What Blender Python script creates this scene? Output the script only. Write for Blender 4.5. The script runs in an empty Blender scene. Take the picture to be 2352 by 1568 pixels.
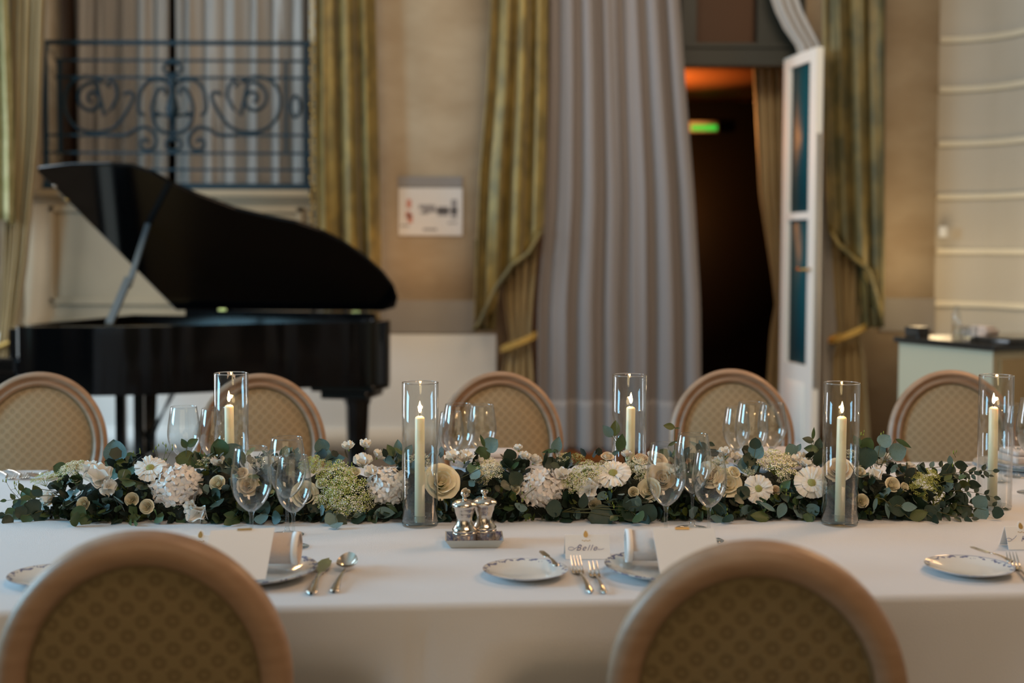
import bpy, bmesh, math, random
from mathutils import Vector, Matrix, Quaternion
SC = bpy.context.scene
C = SC.collection
PI = math.pi
sin, cos = math.sin, math.cos
random.seed(7)

# ------------------------------------------------------------------ camera
F, CX, CY, HZ, CAMZ = 2940.0, 1176.0, 784.0, 573.0, 1.367
PITCH, ROLL = math.radians(2.6), 0.0045
Y0 = HZ + F * math.tan(PITCH)
_f = Vector((0, cos(PITCH), -sin(PITCH)))
_u0 = Vector((0, sin(PITCH), cos(PITCH)))
_r = Vector((1, 0, 0)) * cos(ROLL) + _u0 * sin(ROLL)
_u = _u0 * cos(ROLL) - Vector((1, 0, 0)) * sin(ROLL)
EYE = Vector((0, 0, CAMZ))
cd = bpy.data.cameras.new('camera')
cam = bpy.data.objects.new('camera', cd)
C.objects.link(cam)
m = Matrix.Identity(4)
for i in range(3):
    m[i][0], m[i][1], m[i][2], m[i][3] = _r[i], _u[i], -_f[i], EYE[i]
cam.matrix_world = m
cd.lens, cd.sensor_width = F / 2352 * 36, 36
cd.sensor_fit = 'HORIZONTAL'
cd.shift_y = (Y0 - CY) / 2352
cd.clip_start, cd.clip_end = 0.05, 60
cd.dof.use_dof = True
cd.dof.focus_distance = 2.93
cd.dof.aperture_fstop = 2.0
SC.camera = cam

def ray(px, py):
    return (_f + _r * ((px - CX) / F) - _u * ((py - Y0) / F))
def atz(px, py, z=0.75):
    d = ray(px, py); return EYE + d * ((z - CAMZ) / d.z)
def aty(px, py, Y):
    d = ray(px, py); return EYE + d * (Y / d.y)
def onplane(px, py, p, n):
    d = ray(px, py); return EYE + d * ((p - EYE).dot(n) / d.dot(n))

# ------------------------------------------------------------------ world, lights, exposure
SC.view_settings.view_transform = 'Standard'
SC.view_settings.look = 'None'
SC.view_settings.gamma = 1
SC.view_settings.use_curve_mapping = False
SC.view_settings.exposure = 0.0
SC.cycles.max_bounces = 10
SC.cycles.transparent_max_bounces = 32
SC.cycles.sample_clamp_indirect = 4
w = bpy.data.worlds.new('world'); SC.world = w; w.use_nodes = True
w.node_tree.nodes['Background'].inputs[0].default_value = (0.55, 0.6, 0.7, 1)
w.node_tree.nodes['Background'].inputs[1].default_value = 0.25

def area(name, loc, target, size, sizey, power, col, spread=180):
    l = bpy.data.lights.new(name, 'AREA'); l.shape = 'RECTANGLE'
    l.size, l.size_y, l.energy, l.color = size, sizey, power, col
    l.spread = math.radians(spread)
    o = bpy.data.objects.new(name, l); C.objects.link(o); o.location = loc
    o.rotation_euler = (Vector(target) - Vector(loc)).to_track_quat('-Z', 'Y').to_euler()
    return o
def point(name, loc, power, col, r=0.1):
    l = bpy.data.lights.new(name, 'POINT'); l.energy, l.color, l.shadow_soft_size = power, col, r
    o = bpy.data.objects.new(name, l); C.objects.link(o); o.location = loc
    return o
COOL, WARM, AMBER = (0.55, 0.80, 1.0), (1.0, 0.66, 0.36), (1.0, 0.48, 0.13)
area('daylight_window_light', (-5.40, 2.2, 2.2), (0, 2.9, 0.9), 1.6, 2.0, 235, (0.33, 0.72, 1.0))
area('daylight_window_light', (-5.40, 6.2, 2.2), (1, 7.5, 1.2), 1.8, 2.4, 135, (0.80, 0.90, 1.0))
area('chandelier_light', (2.6, 4.4, 3.2), (0.2, 2.7, 0.75), 0.7, 0.7, 38, (1.0, 0.60, 0.32))
area('chandelier_light', (1.2, 0.6, 4.2), (0.6, 7.0, 0.9), 1.2, 1.2, 52, (1.0, 0.66, 0.42))
area('rear_fill_light', (-0.5, -3.0, 2.0), (0.2, 6, 1.5), 4.5, 2.6, 54, (1.0, 0.76, 0.46))  # broad frontal fill added behind the camera, no window there
area('hall_ceiling_light', (0.3, 5.3, 3.9), (0.2, 8.6, 0.9), 3.6, 0.8, 74, (1.0, 0.80, 0.58))
point('uplighter_light', (-0.72, 8.2, 1.25), 2.8, (1.0, 0.62, 0.32), 0.2)
point('uplighter_light', (2.62, 8.0, 1.25), 7.5, (1.0, 0.74, 0.42), 0.15)
point('cabinet_lamp_light', (2.75, 7.6, 1.15), 3.0, (1.0, 0.76, 0.46), 0.05)
area('piano_highlight_light', (-4.3, 7.0, 4.5), (-3.8, 7.0, 0), 1.5, 1.7, 40, (0.55, 0.80, 1.0))  # cool overhead light added to put a highlight on the piano
point('back_room_lamp_light', (0.75, 10.8, 2.35), 140, (1.0, 0.36, 0.08), 0.1)

# ------------------------------------------------------------------ helpers
class MB:
    def __init__(s): s.v = []; s.f = []; s.m = []; s.uv = None
    def add(s, vs, fs, mi=0):
        o = len(s.v); s.v += [tuple(v) for v in vs]
        s.f += [tuple(i + o for i in f) for f in fs]; s.m += [mi] * len(fs)
        return s
    def box(s, c, d, rot=None, mi=0, taper=1.0):
        c = Vector(c); x, y, z = d[0] / 2, d[1] / 2, d[2] / 2
        P = []
        for k in (-1, 1):
            t = taper if k < 0 else 1.0
            for a, b in ((-1, -1), (1, -1), (1, 1), (-1, 1)):
                p = Vector((a * x * t, b * y * t, k * z))
                P.append(c + (rot @ p if rot is not None else p))
        return s.add(P, [(3, 2, 1, 0), (4, 5, 6, 7), (0, 1, 5, 4), (1, 2, 6, 5), (2, 3, 7, 6), (3, 0, 4, 7)], mi)
    def boxx(s, a, b, mi=0):
        return s.box([(a[i] + b[i]) / 2 for i in range(3)], [abs(b[i] - a[i]) for i in range(3)], None, mi)
    def lathe(s, prof, n=32, c=(0, 0, 0), mi=0, closed=False, sx=1, sy=1):
        c = Vector(c); rows = []; P = []
        for r, z in prof:
            if r < 1e-6: rows.append([len(P)]); P.append(c + Vector((0, 0, z)))
            else:
                rows.append(list(range(len(P), len(P) + n)))
                P += [c + Vector((r * cos(2 * PI * i / n) * sx, r * sin(2 * PI * i / n) * sy, z)) for i in range(n)]
        Fs = []
        R = rows + ([rows[0]] if closed else [])
        for a, b in zip(R, R[1:]):
            for i in range(n):
                j = (i + 1) % n
                if len(a) == 1 and len(b) == 1: continue
                if len(a) == 1: Fs.append((a[0], b[j], b[i]))
                elif len(b) == 1: Fs.append((a[i], a[j], b[0]))
                else: Fs.append((a[i], a[j], b[j], b[i]))
        return s.add(P, Fs, mi)
    def tube(s, pts, r, n=8, mi=0, cap=True, closed=False):
        pts = [Vector(p) for p in pts]; P = []; N = len(pts)
        rr = r if isinstance(r, (list, tuple)) else [r] * N
        up = None
        for i, p in enumerate(pts):
            if closed: t = pts[(i + 1) % N] - pts[i - 1]
            else: t = pts[min(i + 1, N - 1)] - pts[max(i - 1, 0)]
            if t.length < 1e-9: t = Vector((0, 0, 1))
            t.normalize()
            if up is None:
                up = t.orthogonal().normalized()
            up = (up - t * up.dot(t))
            up = up.normalized() if up.length > 1e-6 else t.orthogonal().normalized()
            bi = t.cross(up)
            P += [p + (up * cos(2 * PI * k / n) + bi * sin(2 * PI * k / n)) * rr[i] for k in range(n)]
        Fs = []
        for i in range(N if closed else N - 1):
            a, b = i * n, ((i + 1) % N) * n
            Fs += [(a + k, a + (k + 1) % n, b + (k + 1) % n, b + k) for k in range(n)]
        if cap and not closed:
            Fs.append(tuple(range(n))[::-1]); Fs.append(tuple((N - 1) * n + k for k in range(n)))
        return s.add(P, Fs, mi)
    def grid(s, fn, nu, nv, mi=0, wrap=False):
        P = [fn(i / nu, j / nv) for j in range(nv + 1) for i in range(nu + 1)]
        w_ = nu + 1
        return s.add(P, [(j * w_ + i, j * w_ + i + 1, (j + 1) * w_ + i + 1, (j + 1) * w_ + i) for j in range(nv) for i in range(nu)], mi)
    def prism(s, poly, off, mi=0):
        poly = [Vector(p) for p in poly]; n = len(poly); off = Vector(off)
        return s.add(poly + [p + off for p in poly],
                     [tuple(range(n))[::-1], tuple(range(n, 2 * n))] + [(i, (i + 1) % n, (i + 1) % n + n, i + n) for i in range(n)], mi)
    def ball(s, c, r, nu=12, nv=8, mi=0, sz=1.0):
        return s.lathe([(r * sin(PI * k / nv), -r * sz * cos(PI * k / nv)) for k in range(nv + 1)], nu, c, mi)
    def xf(s, M, start=0):
        for i in range(start, len(s.v)): s.v[i] = tuple(M @ Vector(s.v[i]))
        return s
    def mesh(s, name, mats, smooth=True, fix=True, merge=False):
        me = bpy.data.meshes.new(name); me.from_pydata(s.v, [], s.f)
        for mm in (mats if isinstance(mats, (list, tuple)) else [mats]): me.materials.append(mm)
        if len(set(s.m)) > 1: me.polygons.foreach_set('material_index', s.m)
        if fix or merge:
            b = bmesh.new(); b.from_mesh(me)
            if merge: bmesh.ops.remove_doubles(b, verts=b.verts, dist=1e-6)
            if fix: bmesh.ops.recalc_face_normals(b, faces=b.faces)
            b.to_mesh(me); b.free()
        me.polygons.foreach_set('use_smooth', [smooth] * len(me.polygons))
        me.update()
        return me

def link(name, data, parent=None, loc=None, rot=None, scale=None):
    o = bpy.data.objects.new(name, data); C.objects.link(o)
    if parent is not None: o.parent = parent
    if loc is not None: o.location = loc
    if rot is not None:
        if isinstance(rot, Quaternion): o.rotation_mode = 'QUATERNION'; o.rotation_quaternion = rot
        else: o.rotation_euler = rot
    if scale is not None: o.scale = (scale,) * 3 if isinstance(scale, (int, float)) else scale
    return o
def obj(name, mb, mats, parent=None, loc=None, rot=None, smooth=True, bevel=0, auto=None, solid=0, sub=0, **k):
    o = link(name, mb.mesh(name, mats, smooth, **k), parent, loc, rot)
    if solid:
        q = o.modifiers.new('solid', 'SOLIDIFY'); q.thickness = solid; q.offset = 0
    if bevel:
        q = o.modifiers.new('bevel', 'BEVEL'); q.width = bevel; q.segments = 2; q.limit_method = 'ANGLE'
    if sub:
        q = o.modifiers.new('sub', 'SUBSURF'); q.levels = q.render_levels = sub
    if auto: o.data.set_sharp_from_angle(angle=math.radians(auto))
    return o
def tag(o, label, cat, group=None, kind=None):
    o['label'] = label; o['category'] = cat
    if group: o['group'] = group
    if kind: o['kind'] = kind
    return o
def thing(name, label, cat, loc=(0, 0, 0), rotz=0, group=None):
    o = bpy.data.objects.new(name, None); C.objects.link(o); o.location = loc; o.rotation_euler = (0, 0, rotz)
    o.empty_display_size = 0.05
    return tag(o, label, cat, group)
def struct(name, mb, mats, label=None, **k):
    o = obj(name, mb, mats, **k)
    if o.parent is None:
        o['kind'] = 'structure'
    if label: o['label'] = label
    return o
def copy_tree(o, parent=None):
    c = o.copy(); C.objects.link(c)
    if parent is not None: c.parent = parent
    for ch in list(o.children): copy_tree(ch, c)
    return c
def place(o, loc, rz=None, label=None, scale=None):
    o.location = loc
    if rz is not None: o.rotation_euler = (0, 0, rz)
    if label: o['label'] = label
    if scale: o.scale = (scale,) * 3
    return o
def dirq(d, spin=0):
    return Vector(d).to_track_quat('Z', 'Y') @ Quaternion((0, 0, 1), spin)

# ------------------------------------------------------------------ materials
def mat(name, col, rough=0.6, metal=0.0, var=None, vscale=8.0, bump=0.0, bscale=60.0, sss=0.0, sheen=0.0, coat=0.0, spec=0.5, trans=0.0, ior=1.5, stretch=None, detail=4):
    m = bpy.data.materials.new(name); m.use_nodes = True
    nt = m.node_tree; b = nt.nodes['Principled BSDF']
    b.inputs['Base Color'].default_value = (*col, 1); b.inputs['Roughness'].default_value = rough
    b.inputs['Metallic'].default_value = metal; b.inputs['Specular IOR Level'].default_value = spec
    b.inputs['IOR'].default_value = ior
    if trans: b.inputs['Transmission Weight'].default_value = trans
    if sss:
        b.inputs['Subsurface Weight'].default_value = sss; b.inputs['Subsurface Radius'].default_value = (0.02, 0.012, 0.006)
        b.inputs['Subsurface Scale'].default_value = 0.5
    if sheen: b.inputs['Sheen Weight'].default_value = sheen
    if coat: b.inputs['Coat Weight'].default_value = coat; b.inputs['Coat Roughness'].default_value = 0.05
    if var or bump:
        tc = nt.nodes.new('ShaderNodeTexCoord'); mp = nt.nodes.new('ShaderNodeMapping')
        nt.links.new(tc.outputs['Object'], mp.inputs[0])
        if stretch: mp.inputs['Scale'].default_value = stretch
    if var:
        n = nt.nodes.new('ShaderNodeTexNoise'); n.inputs['Scale'].default_value = vscale; n.inputs['Detail'].default_value = detail
        nt.links.new(mp.outputs[0], n.inputs['Vector'])
        r = nt.nodes.new('ShaderNodeValToRGB'); r.color_ramp.elements[0].position = 0.35; r.color_ramp.elements[1].position = 0.65
        r.color_ramp.elements[0].color = (*col, 1); r.color_ramp.elements[1].color = (*var, 1)
        nt.links.new(n.outputs['Fac'], r.inputs[0]); nt.links.new(r.outputs[0], b.inputs['Base Color'])
    if bump:
        n2 = nt.nodes.new('ShaderNodeTexNoise'); n2.inputs['Scale'].default_value = bscale; n2.inputs['Detail'].default_value = 3
        nt.links.new(mp.outputs[0], n2.inputs['Vector'])
        bp = nt.nodes.new('ShaderNodeBump'); bp.inputs['Strength'].default_value = bump; bp.inputs['Distance'].default_value = 0.01
        nt.links.new(n2.outputs['Fac'], bp.inputs['Height']); nt.links.new(bp.outputs[0], b.inputs['Normal'])
    return m
def mth(nt, op, a, b=None, c=None):
    n = nt.nodes.new('ShaderNodeMath'); n.operation = op
    for i, v in enumerate((a, b, c)):
        if v is None: continue
        if isinstance(v, (int, float)): n.inputs[i].default_value = v
        else: nt.links.new(v, n.inputs[i])
    return n.outputs[0]
def thin_glass(name, tint=(0.97, 0.98, 0.98), boost=1.0):
    m = bpy.data.materials.new(name); m.use_nodes = True; nt = m.node_tree
    nt.nodes.remove(nt.nodes['Principled BSDF'])
    out = nt.nodes['Material Output']
    t = nt.nodes.new('ShaderNodeBsdfTransparent'); t.inputs[0].default_value = (*tint, 1)
    g = nt.nodes.new('ShaderNodeBsdfGlossy'); g.inputs['Roughness'].default_value = 0.015
    lw = nt.nodes.new('ShaderNodeLayerWeight'); lw.inputs['Blend'].default_value = 0.5
    p = mth(nt, 'POWER', lw.outputs['Facing'], 2.8)
    fc = mth(nt, 'MULTIPLY_ADD', p, 0.75 * boost, 0.038)
    mx = nt.nodes.new('ShaderNodeMixShader')
    nt.links.new(fc, mx.inputs[0]); nt.links.new(t.outputs[0], mx.inputs[1]); nt.links.new(g.outputs[0], mx.inputs[2])
    nt.links.new(mx.outputs[0], out.inputs[0])
    return m
def emit(name, col, s):
    m = bpy.data.materials.new(name); m.use_nodes = True; nt = m.node_tree
    b = nt.nodes['Principled BSDF']; b.inputs['Base Color'].default_value = (0, 0, 0, 1)
    b.inputs['Emission Color'].default_value = (*col, 1); b.inputs['Emission Strength'].default_value = s
    return m
def rosette(name, base, dark, light, step=0.030, rough=0.75):
    """woven fabric with a diagonal lattice of little rosettes"""
    m = mat(name, base, rough, sheen=0.2); nt = m.node_tree; b = nt.nodes['Principled BSDF']
    tc = nt.nodes.new('ShaderNodeTexCoord'); sp = nt.nodes.new('ShaderNodeSeparateXYZ'); nt.links.new(tc.outputs['Object'], sp.inputs[0])
    u = mth(nt, 'MULTIPLY', mth(nt, 'ADD', sp.outputs['X'], sp.outputs['Z']), 0.7071 / step)
    v = mth(nt, 'MULTIPLY', mth(nt, 'SUBTRACT', sp.outputs['X'], sp.outputs['Z']), 0.7071 / step)
    fu = mth(nt, 'SUBTRACT', mth(nt, 'FRACT', u), 0.5); fv = mth(nt, 'SUBTRACT', mth(nt, 'FRACT', v), 0.5)
    d = mth(nt, 'SQRT', mth(nt, 'ADD', mth(nt, 'MULTIPLY', fu, fu), mth(nt, 'MULTIPLY', fv, fv)))
    ang = mth(nt, 'ARCTAN2', fu, fv)
    petal = mth(nt, 'MULTIPLY', mth(nt, 'COSINE', mth(nt, 'MULTIPLY', ang, 8.0)), 0.05)
    ring = mth(nt, 'COSINE', mth(nt, 'MULTIPLY', mth(nt, 'MINIMUM', mth(nt, 'ADD', d, petal), 0.47), 13.4))
    val = mth(nt, 'MULTIPLY_ADD', ring, 0.5, 0.5)
    r = nt.nodes.new('ShaderNodeValToRGB')
    r.color_ramp.elements[0].position = 0.1; r.color_ramp.elements[0].color = (*dark, 1)
    r.color_ramp.elements[1].position = 0.9; r.color_ramp.elements[1].color = (*light, 1)
    e = r.color_ramp.elements.new(0.5); e.color = (*base, 1)
    nt.links.new(val, r.inputs[0])
    nz = nt.nodes.new('ShaderNodeTexNoise'); nz.inputs['Scale'].default_value = 900; nt.links.new(tc.outputs['Object'], nz.inputs['Vector'])
    mx = nt.nodes.new('ShaderNodeMix'); mx.data_type = 'RGBA'; mx.blend_type = 'MULTIPLY'; mx.inputs[0].default_value = 0.35
    nt.links.new(r.outputs[0], mx.inputs[6]); nt.links.new(nz.outputs['Color'], mx.inputs[7])
    nt.links.new(mx.outputs[2], b.inputs['Base Color'])
    bp = nt.nodes.new('ShaderNodeBump'); bp.inputs['Strength'].default_value = 0.3; bp.inputs['Distance'].default_value = 0.002
    nt.links.new(val, bp.inputs['Height']); nt.links.new(bp.outputs[0], b.inputs['Normal'])
    return m
def china(name, rim, thr=0.5, n=18):
    """white porcelain with a blue painted garland round the rim of radius RIM"""
    m = mat(name, (0.72, 0.73, 0.72), 0.12, coat=0.3); nt = m.node_tree; b = nt.nodes['Principled BSDF']
    tc = nt.nodes.new('ShaderNodeTexCoord'); sp = nt.nodes.new('ShaderNodeSeparateXYZ'); nt.links.new(tc.outputs['Object'], sp.inputs[0])
    X, Y = sp.outputs['X'], sp.outputs['Y']
    r = mth(nt, 'DIVIDE', mth(nt, 'SQRT', mth(nt, 'ADD', mth(nt, 'MULTIPLY', X, X), mth(nt, 'MULTIPLY', Y, Y))), rim)
    ang = mth(nt, 'ARCTAN2', Y, X)
    wv = mth(nt, 'MULTIPLY', mth(nt, 'SINE', mth(nt, 'MULTIPLY', ang, float(n))), 0.035)
    band = mth(nt, 'LESS_THAN', mth(nt, 'ABSOLUTE', mth(nt, 'SUBTRACT', mth(nt, 'ADD', r, wv), 0.92)), 0.04)
    nz = nt.nodes.new('ShaderNodeTexNoise'); nz.inputs['Scale'].default_value = 110; nz.inputs['Detail'].default_value = 3
    nt.links.new(tc.outputs['Object'], nz.inputs['Vector'])
    k = mth(nt, 'MULTIPLY', band, mth(nt, 'GREATER_THAN', nz.outputs['Fac'], thr))
    edge = mth(nt, 'GREATER_THAN', r, 0.985)
    k = mth(nt, 'MULTIPLY', mth(nt, 'MAXIMUM', k, mth(nt, 'MULTIPLY', edge, 0.5)), 0.85)
    mx = nt.nodes.new('ShaderNodeMix'); mx.data_type = 'RGBA'
    nt.links.new(k, mx.inputs[0]); mx.inputs[6].default_value = (0.72, 0.73, 0.72, 1); mx.inputs[7].default_value = (0.06, 0.08, 0.24, 1)
    nt.links.new(mx.outputs[2], b.inputs['Base Color'])
    return m
M = dict(
    wall=mat('stucco wall', (0.46, 0.37, 0.26), 0.8, var=(0.38, 0.29, 0.19), vscale=2.2, bump=0.25, bscale=14, stretch=(1, 1, 2)),
    wall_r=mat('painted plaster', (0.45, 0.41, 0.34), 0.6, var=(0.41, 0.37, 0.30), vscale=1.5),
    dado=mat('grey dado band', (0.26, 0.24, 0.21), 0.7, var=(0.22, 0.20, 0.18), vscale=3),
    bead=mat('lightened cream moulding', (0.62, 0.56, 0.43), 0.5), white=mat('white painted wood', (0.74, 0.74, 0.71), 0.5),  # bead: lighter than the wall to imitate light caught on its face
    panel=mat('pale panelling', (0.32, 0.24, 0.14), 0.5, var=(0.27, 0.20, 0.115), vscale=2),
    transom=mat('brown transom panel', (0.075, 0.028, 0.006), 0.6), frame=mat('dark green-grey frame', (0.010, 0.014, 0.010), 0.5),
    iron=mat('blackened iron', (0.004, 0.018, 0.028), 0.5, spec=0.25),
    doorw=mat('white door paint', (0.88, 0.86, 0.80), 0.6, spec=0.1), wsheer=mat('pale window voile', (0.40, 0.37, 0.34), 0.85, sheen=0.3),
    sheerhem=mat('doubled voile hem', (0.29, 0.265, 0.26), 0.85), sheer=mat('grey-mauve voile', (0.23, 0.205, 0.20), 0.85, sheen=0.3, bump=0.1, bscale=300),
    sheer2=mat('white voile', (0.46, 0.44, 0.42), 0.85, sheen=0.3),
    palegold=mat('pale gold damask', (0.50, 0.46, 0.26), 0.5, metal=0.1, var=(0.34, 0.32, 0.15), vscale=11, detail=6), gold=mat('gold damask', (0.24, 0.165, 0.034), 0.45, metal=0.2, var=(0.115, 0.082, 0.016), vscale=11, stretch=(1, 1, 0.6), sheen=0.3, detail=6),
    golddark=mat('gold-green damask in deeper weave', (0.20, 0.15, 0.05), 0.5, metal=0.2, var=(0.08, 0.075, 0.035), vscale=9, stretch=(1, 1, 0.6), detail=6),
    tan=mat('tan lining silk', (0.36, 0.27, 0.13), 0.5, sheen=0.2, var=(0.30, 0.22, 0.10), vscale=3),
    cord=mat('gold cord', (0.50, 0.32, 0.08), 0.5, metal=0.3, bump=0.5, bscale=120),
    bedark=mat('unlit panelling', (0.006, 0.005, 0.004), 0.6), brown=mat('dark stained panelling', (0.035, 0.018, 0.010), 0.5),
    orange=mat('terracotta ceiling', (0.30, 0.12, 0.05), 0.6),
    black=mat('black piano lacquer', (0.0018, 0.0020, 0.0024), 0.09, spec=0.32, coat=0.06),
    brass=mat('brass', (0.6, 0.38, 0.12), 0.25, metal=1.0),
    plate_iron=mat('bronze piano frame', (0.22, 0.12, 0.04), 0.35, metal=0.8),
    felt=mat('dark soundboard', (0.10, 0.045, 0.02), 0.5),
    ivory=mat('ivory keys', (0.7, 0.68, 0.6), 0.3),
    parquet=mat('parquet', (0.20, 0.13, 0.08), 0.35, var=(0.13, 0.08, 0.045), vscale=5, stretch=(1, 8, 1)),
    ceil=mat('ceiling plaster', (0.62, 0.58, 0.52), 0.8),
    cloth=mat('ivory table linen', (0.64, 0.64, 0.66), 0.8, bump=0.18, bscale=500, sheen=0.15),
    napkin=mat('blush napkin linen', (0.62, 0.53, 0.48), 0.8, bump=0.3, bscale=400, sheen=0.15),
    wood=mat('limed beech', (0.37, 0.235, 0.15), 0.42, var=(0.31, 0.19, 0.115), vscale=12, stretch=(1, 1, 4)),
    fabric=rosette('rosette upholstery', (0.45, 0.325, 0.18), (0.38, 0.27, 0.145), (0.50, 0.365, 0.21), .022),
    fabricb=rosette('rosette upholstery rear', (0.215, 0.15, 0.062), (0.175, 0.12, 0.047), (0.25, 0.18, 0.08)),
    piping=mat('olive piping', (0.16, 0.11, 0.05), 0.7),
    glass=thin_glass('clear glass'), footglass=thin_glass('thick clear glass', (0.93, 0.95, 0.95), 1.2),
    crystal=mat('solid crystal', (1, 1, 1), 0.0, trans=1.0, ior=1.48),
    wax=mat('ivory wax', (0.80, 0.76, 0.55), 0.35, sss=0.4),
    wick=mat('charred wick', (0.02, 0.015, 0.01), 0.9),
    flame=emit('candle flame', (1.0, 0.72, 0.36), 14),
    silver=mat('polished silver', (0.78, 0.72, 0.64), 0.16, metal=1.0, bump=0.05, bscale=30),
    mill=mat('hammered silver', (0.66, 0.60, 0.53), 0.2, metal=1.0, bump=0.15, bscale=90),
    card=mat('white card stock', (0.88, 0.86, 0.84), 0.7),
    gilt=mat('gilt', (0.50, 0.33, 0.12), 0.45, metal=0.5),
    ink=mat('blue-black ink', (0.06, 0.07, 0.22), 0.6),
    chinab=china('bread plate china', 0.081), chinal=china('dinner plate china', 0.118, 0.46, 22),
    traych=mat('tray china', (0.55, 0.57, 0.55), 0.15, var=(0.50, 0.52, 0.50), vscale=12, coat=0.3),
    trayin=mat('blue painted china', (0.55, 0.55, 0.55), 0.15, var=(0.07, 0.09, 0.25), vscale=90, coat=0.3),
    doorglass=mat('teal pane', (0.012, 0.075, 0.095), 0.5, spec=0.04),
    paper=mat('notice paper', (0.62, 0.58, 0.55), 0.6), strip=mat('grey header strip', (0.22, 0.20, 0.19), 0.6),
    red=mat('faded red print', (0.50, 0.20, 0.14), 0.7), greyp=mat('grey print', (0.26, 0.24, 0.24), 0.7),
    cab=mat('pale green cabinet paint', (0.45, 0.43, 0.31), 0.5), cabtop=mat('dark granite', (0.02, 0.018, 0.015), 0.2, coat=0.3),
    exitg=emit('green exit lamp', (0.05, 1.0, 0.08), 0.6), exitw=mat('white plastic', (0.6, 0.6, 0.58), 0.4),
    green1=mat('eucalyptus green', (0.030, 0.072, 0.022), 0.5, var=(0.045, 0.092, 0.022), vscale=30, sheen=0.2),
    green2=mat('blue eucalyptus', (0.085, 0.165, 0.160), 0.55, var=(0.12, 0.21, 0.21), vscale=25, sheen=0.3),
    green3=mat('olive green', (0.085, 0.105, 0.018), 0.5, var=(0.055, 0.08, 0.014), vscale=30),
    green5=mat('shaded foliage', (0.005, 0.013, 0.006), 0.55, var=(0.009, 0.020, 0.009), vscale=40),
    dark_core=mat('shade-dark garland core', (0.005, 0.010, 0.005), 0.8, var=(0.010, 0.018, 0.008), vscale=60, bump=0.8, bscale=150),
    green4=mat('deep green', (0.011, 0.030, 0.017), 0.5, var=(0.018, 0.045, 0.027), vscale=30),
    bright=mat('fresh green', (0.20, 0.27, 0.03), 0.5),
    stem=mat('stem brown-green', (0.10, 0.10, 0.035), 0.6),
    cream=mat('cream petal', (0.90, 0.82, 0.60), 0.6, sss=0.25, var=(0.90, 0.85, 0.70), vscale=40),
    blush=mat('blush cream petal', (0.88, 0.75, 0.58), 0.6, sss=0.25),
    wpetal=mat('white petal', (0.84, 0.82, 0.78), 0.6, sss=0.25),
    hyd=mat('pale hydrangea', (0.82, 0.74, 0.68), 0.6, sss=0.25, var=(0.88, 0.83, 0.79), vscale=60),
    lace=mat('lace white', (0.80, 0.76, 0.58), 0.7), laceg=mat('lace green', (0.42, 0.46, 0.13), 0.7),
    pollen=mat('green-yellow flower eye', (0.26, 0.27, 0.05), 0.7, var=(0.52, 0.50, 0.22), vscale=300),
)

# ------------------------------------------------------------------ room shell
WY = 8.6
def wx(px, Y=WY): return aty(px, 700, Y).x
def wz(py, Y=WY, px=1176): return aty(px, py, Y).z
XL, XRC, ZT, YB = -5.5, aty(2148, 600, WY).x, 4.6, -3.2
mb = MB(); mb.boxx((XL - .3, YB, -.1), (4.6 + 3, 13.0, 0)); struct('floor', mb, M['parquet'])
mb = MB(); mb.boxx((XL - .3, YB, ZT), (7.6, WY + .3, ZT + .1)); struct('ceiling', mb, M['ceil'])
xw0, xw1, xd0, xd1 = wx(112), wx(712), wx(1262), wx(1842)
zs = wz(436, WY, 400)
mb = MB()
for a, b, z0, z1 in ((XL, xw0, 0, ZT), (xw0, xw1, 0, zs), (xw1, xd0, 0, ZT), (xd0, xd1, 4.0, ZT), (xd1, XRC + .05, 0, ZT)):
    mb.boxx((a, WY, z0), (b, WY + .3, z1))
mb.boxx((xw0, WY, 4.0), (xw1, WY + .3, ZT))
struct('wall_back', mb, M['wall'])
# left wall with two tall windows that let the daylight in
mb = MB()
for a, b, z0, z1 in ((YB, .6, 0, ZT), (.6, 3.8, 0, .7), (.6, 3.8, 3.7, ZT), (3.8, 5.0, 0, ZT), (5.0, 7.4, 0, .7), (5.0, 7.4, 3.7, ZT), (7.4, WY + .3, 0, ZT)):
    mb.boxx((XL - .3, a, z0), (XL, b, z1))
struct('wall_left', mb, M['wall'])
for i, (a, b) in enumerate(((.6, 3.8), (5.0, 7.4))):
    mb = MB()
    for y in (a, (a + b) / 2, b): mb.boxx((XL - .12, y - .04, .7), (XL - .05, y + .04, 3.7))
    for z in (.7, 2.6, 3.66): mb.boxx((XL - .12, a, z - .03), (XL - .05, b, z + .04))
    struct('window_%d' % (i + 2), mb, M['white'], smooth=False)
mb = MB(); mb.boxx((XL - .3, YB - .2, 0), (7.6, YB, ZT)); struct('wall_rear', mb, M['wall'])
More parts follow.
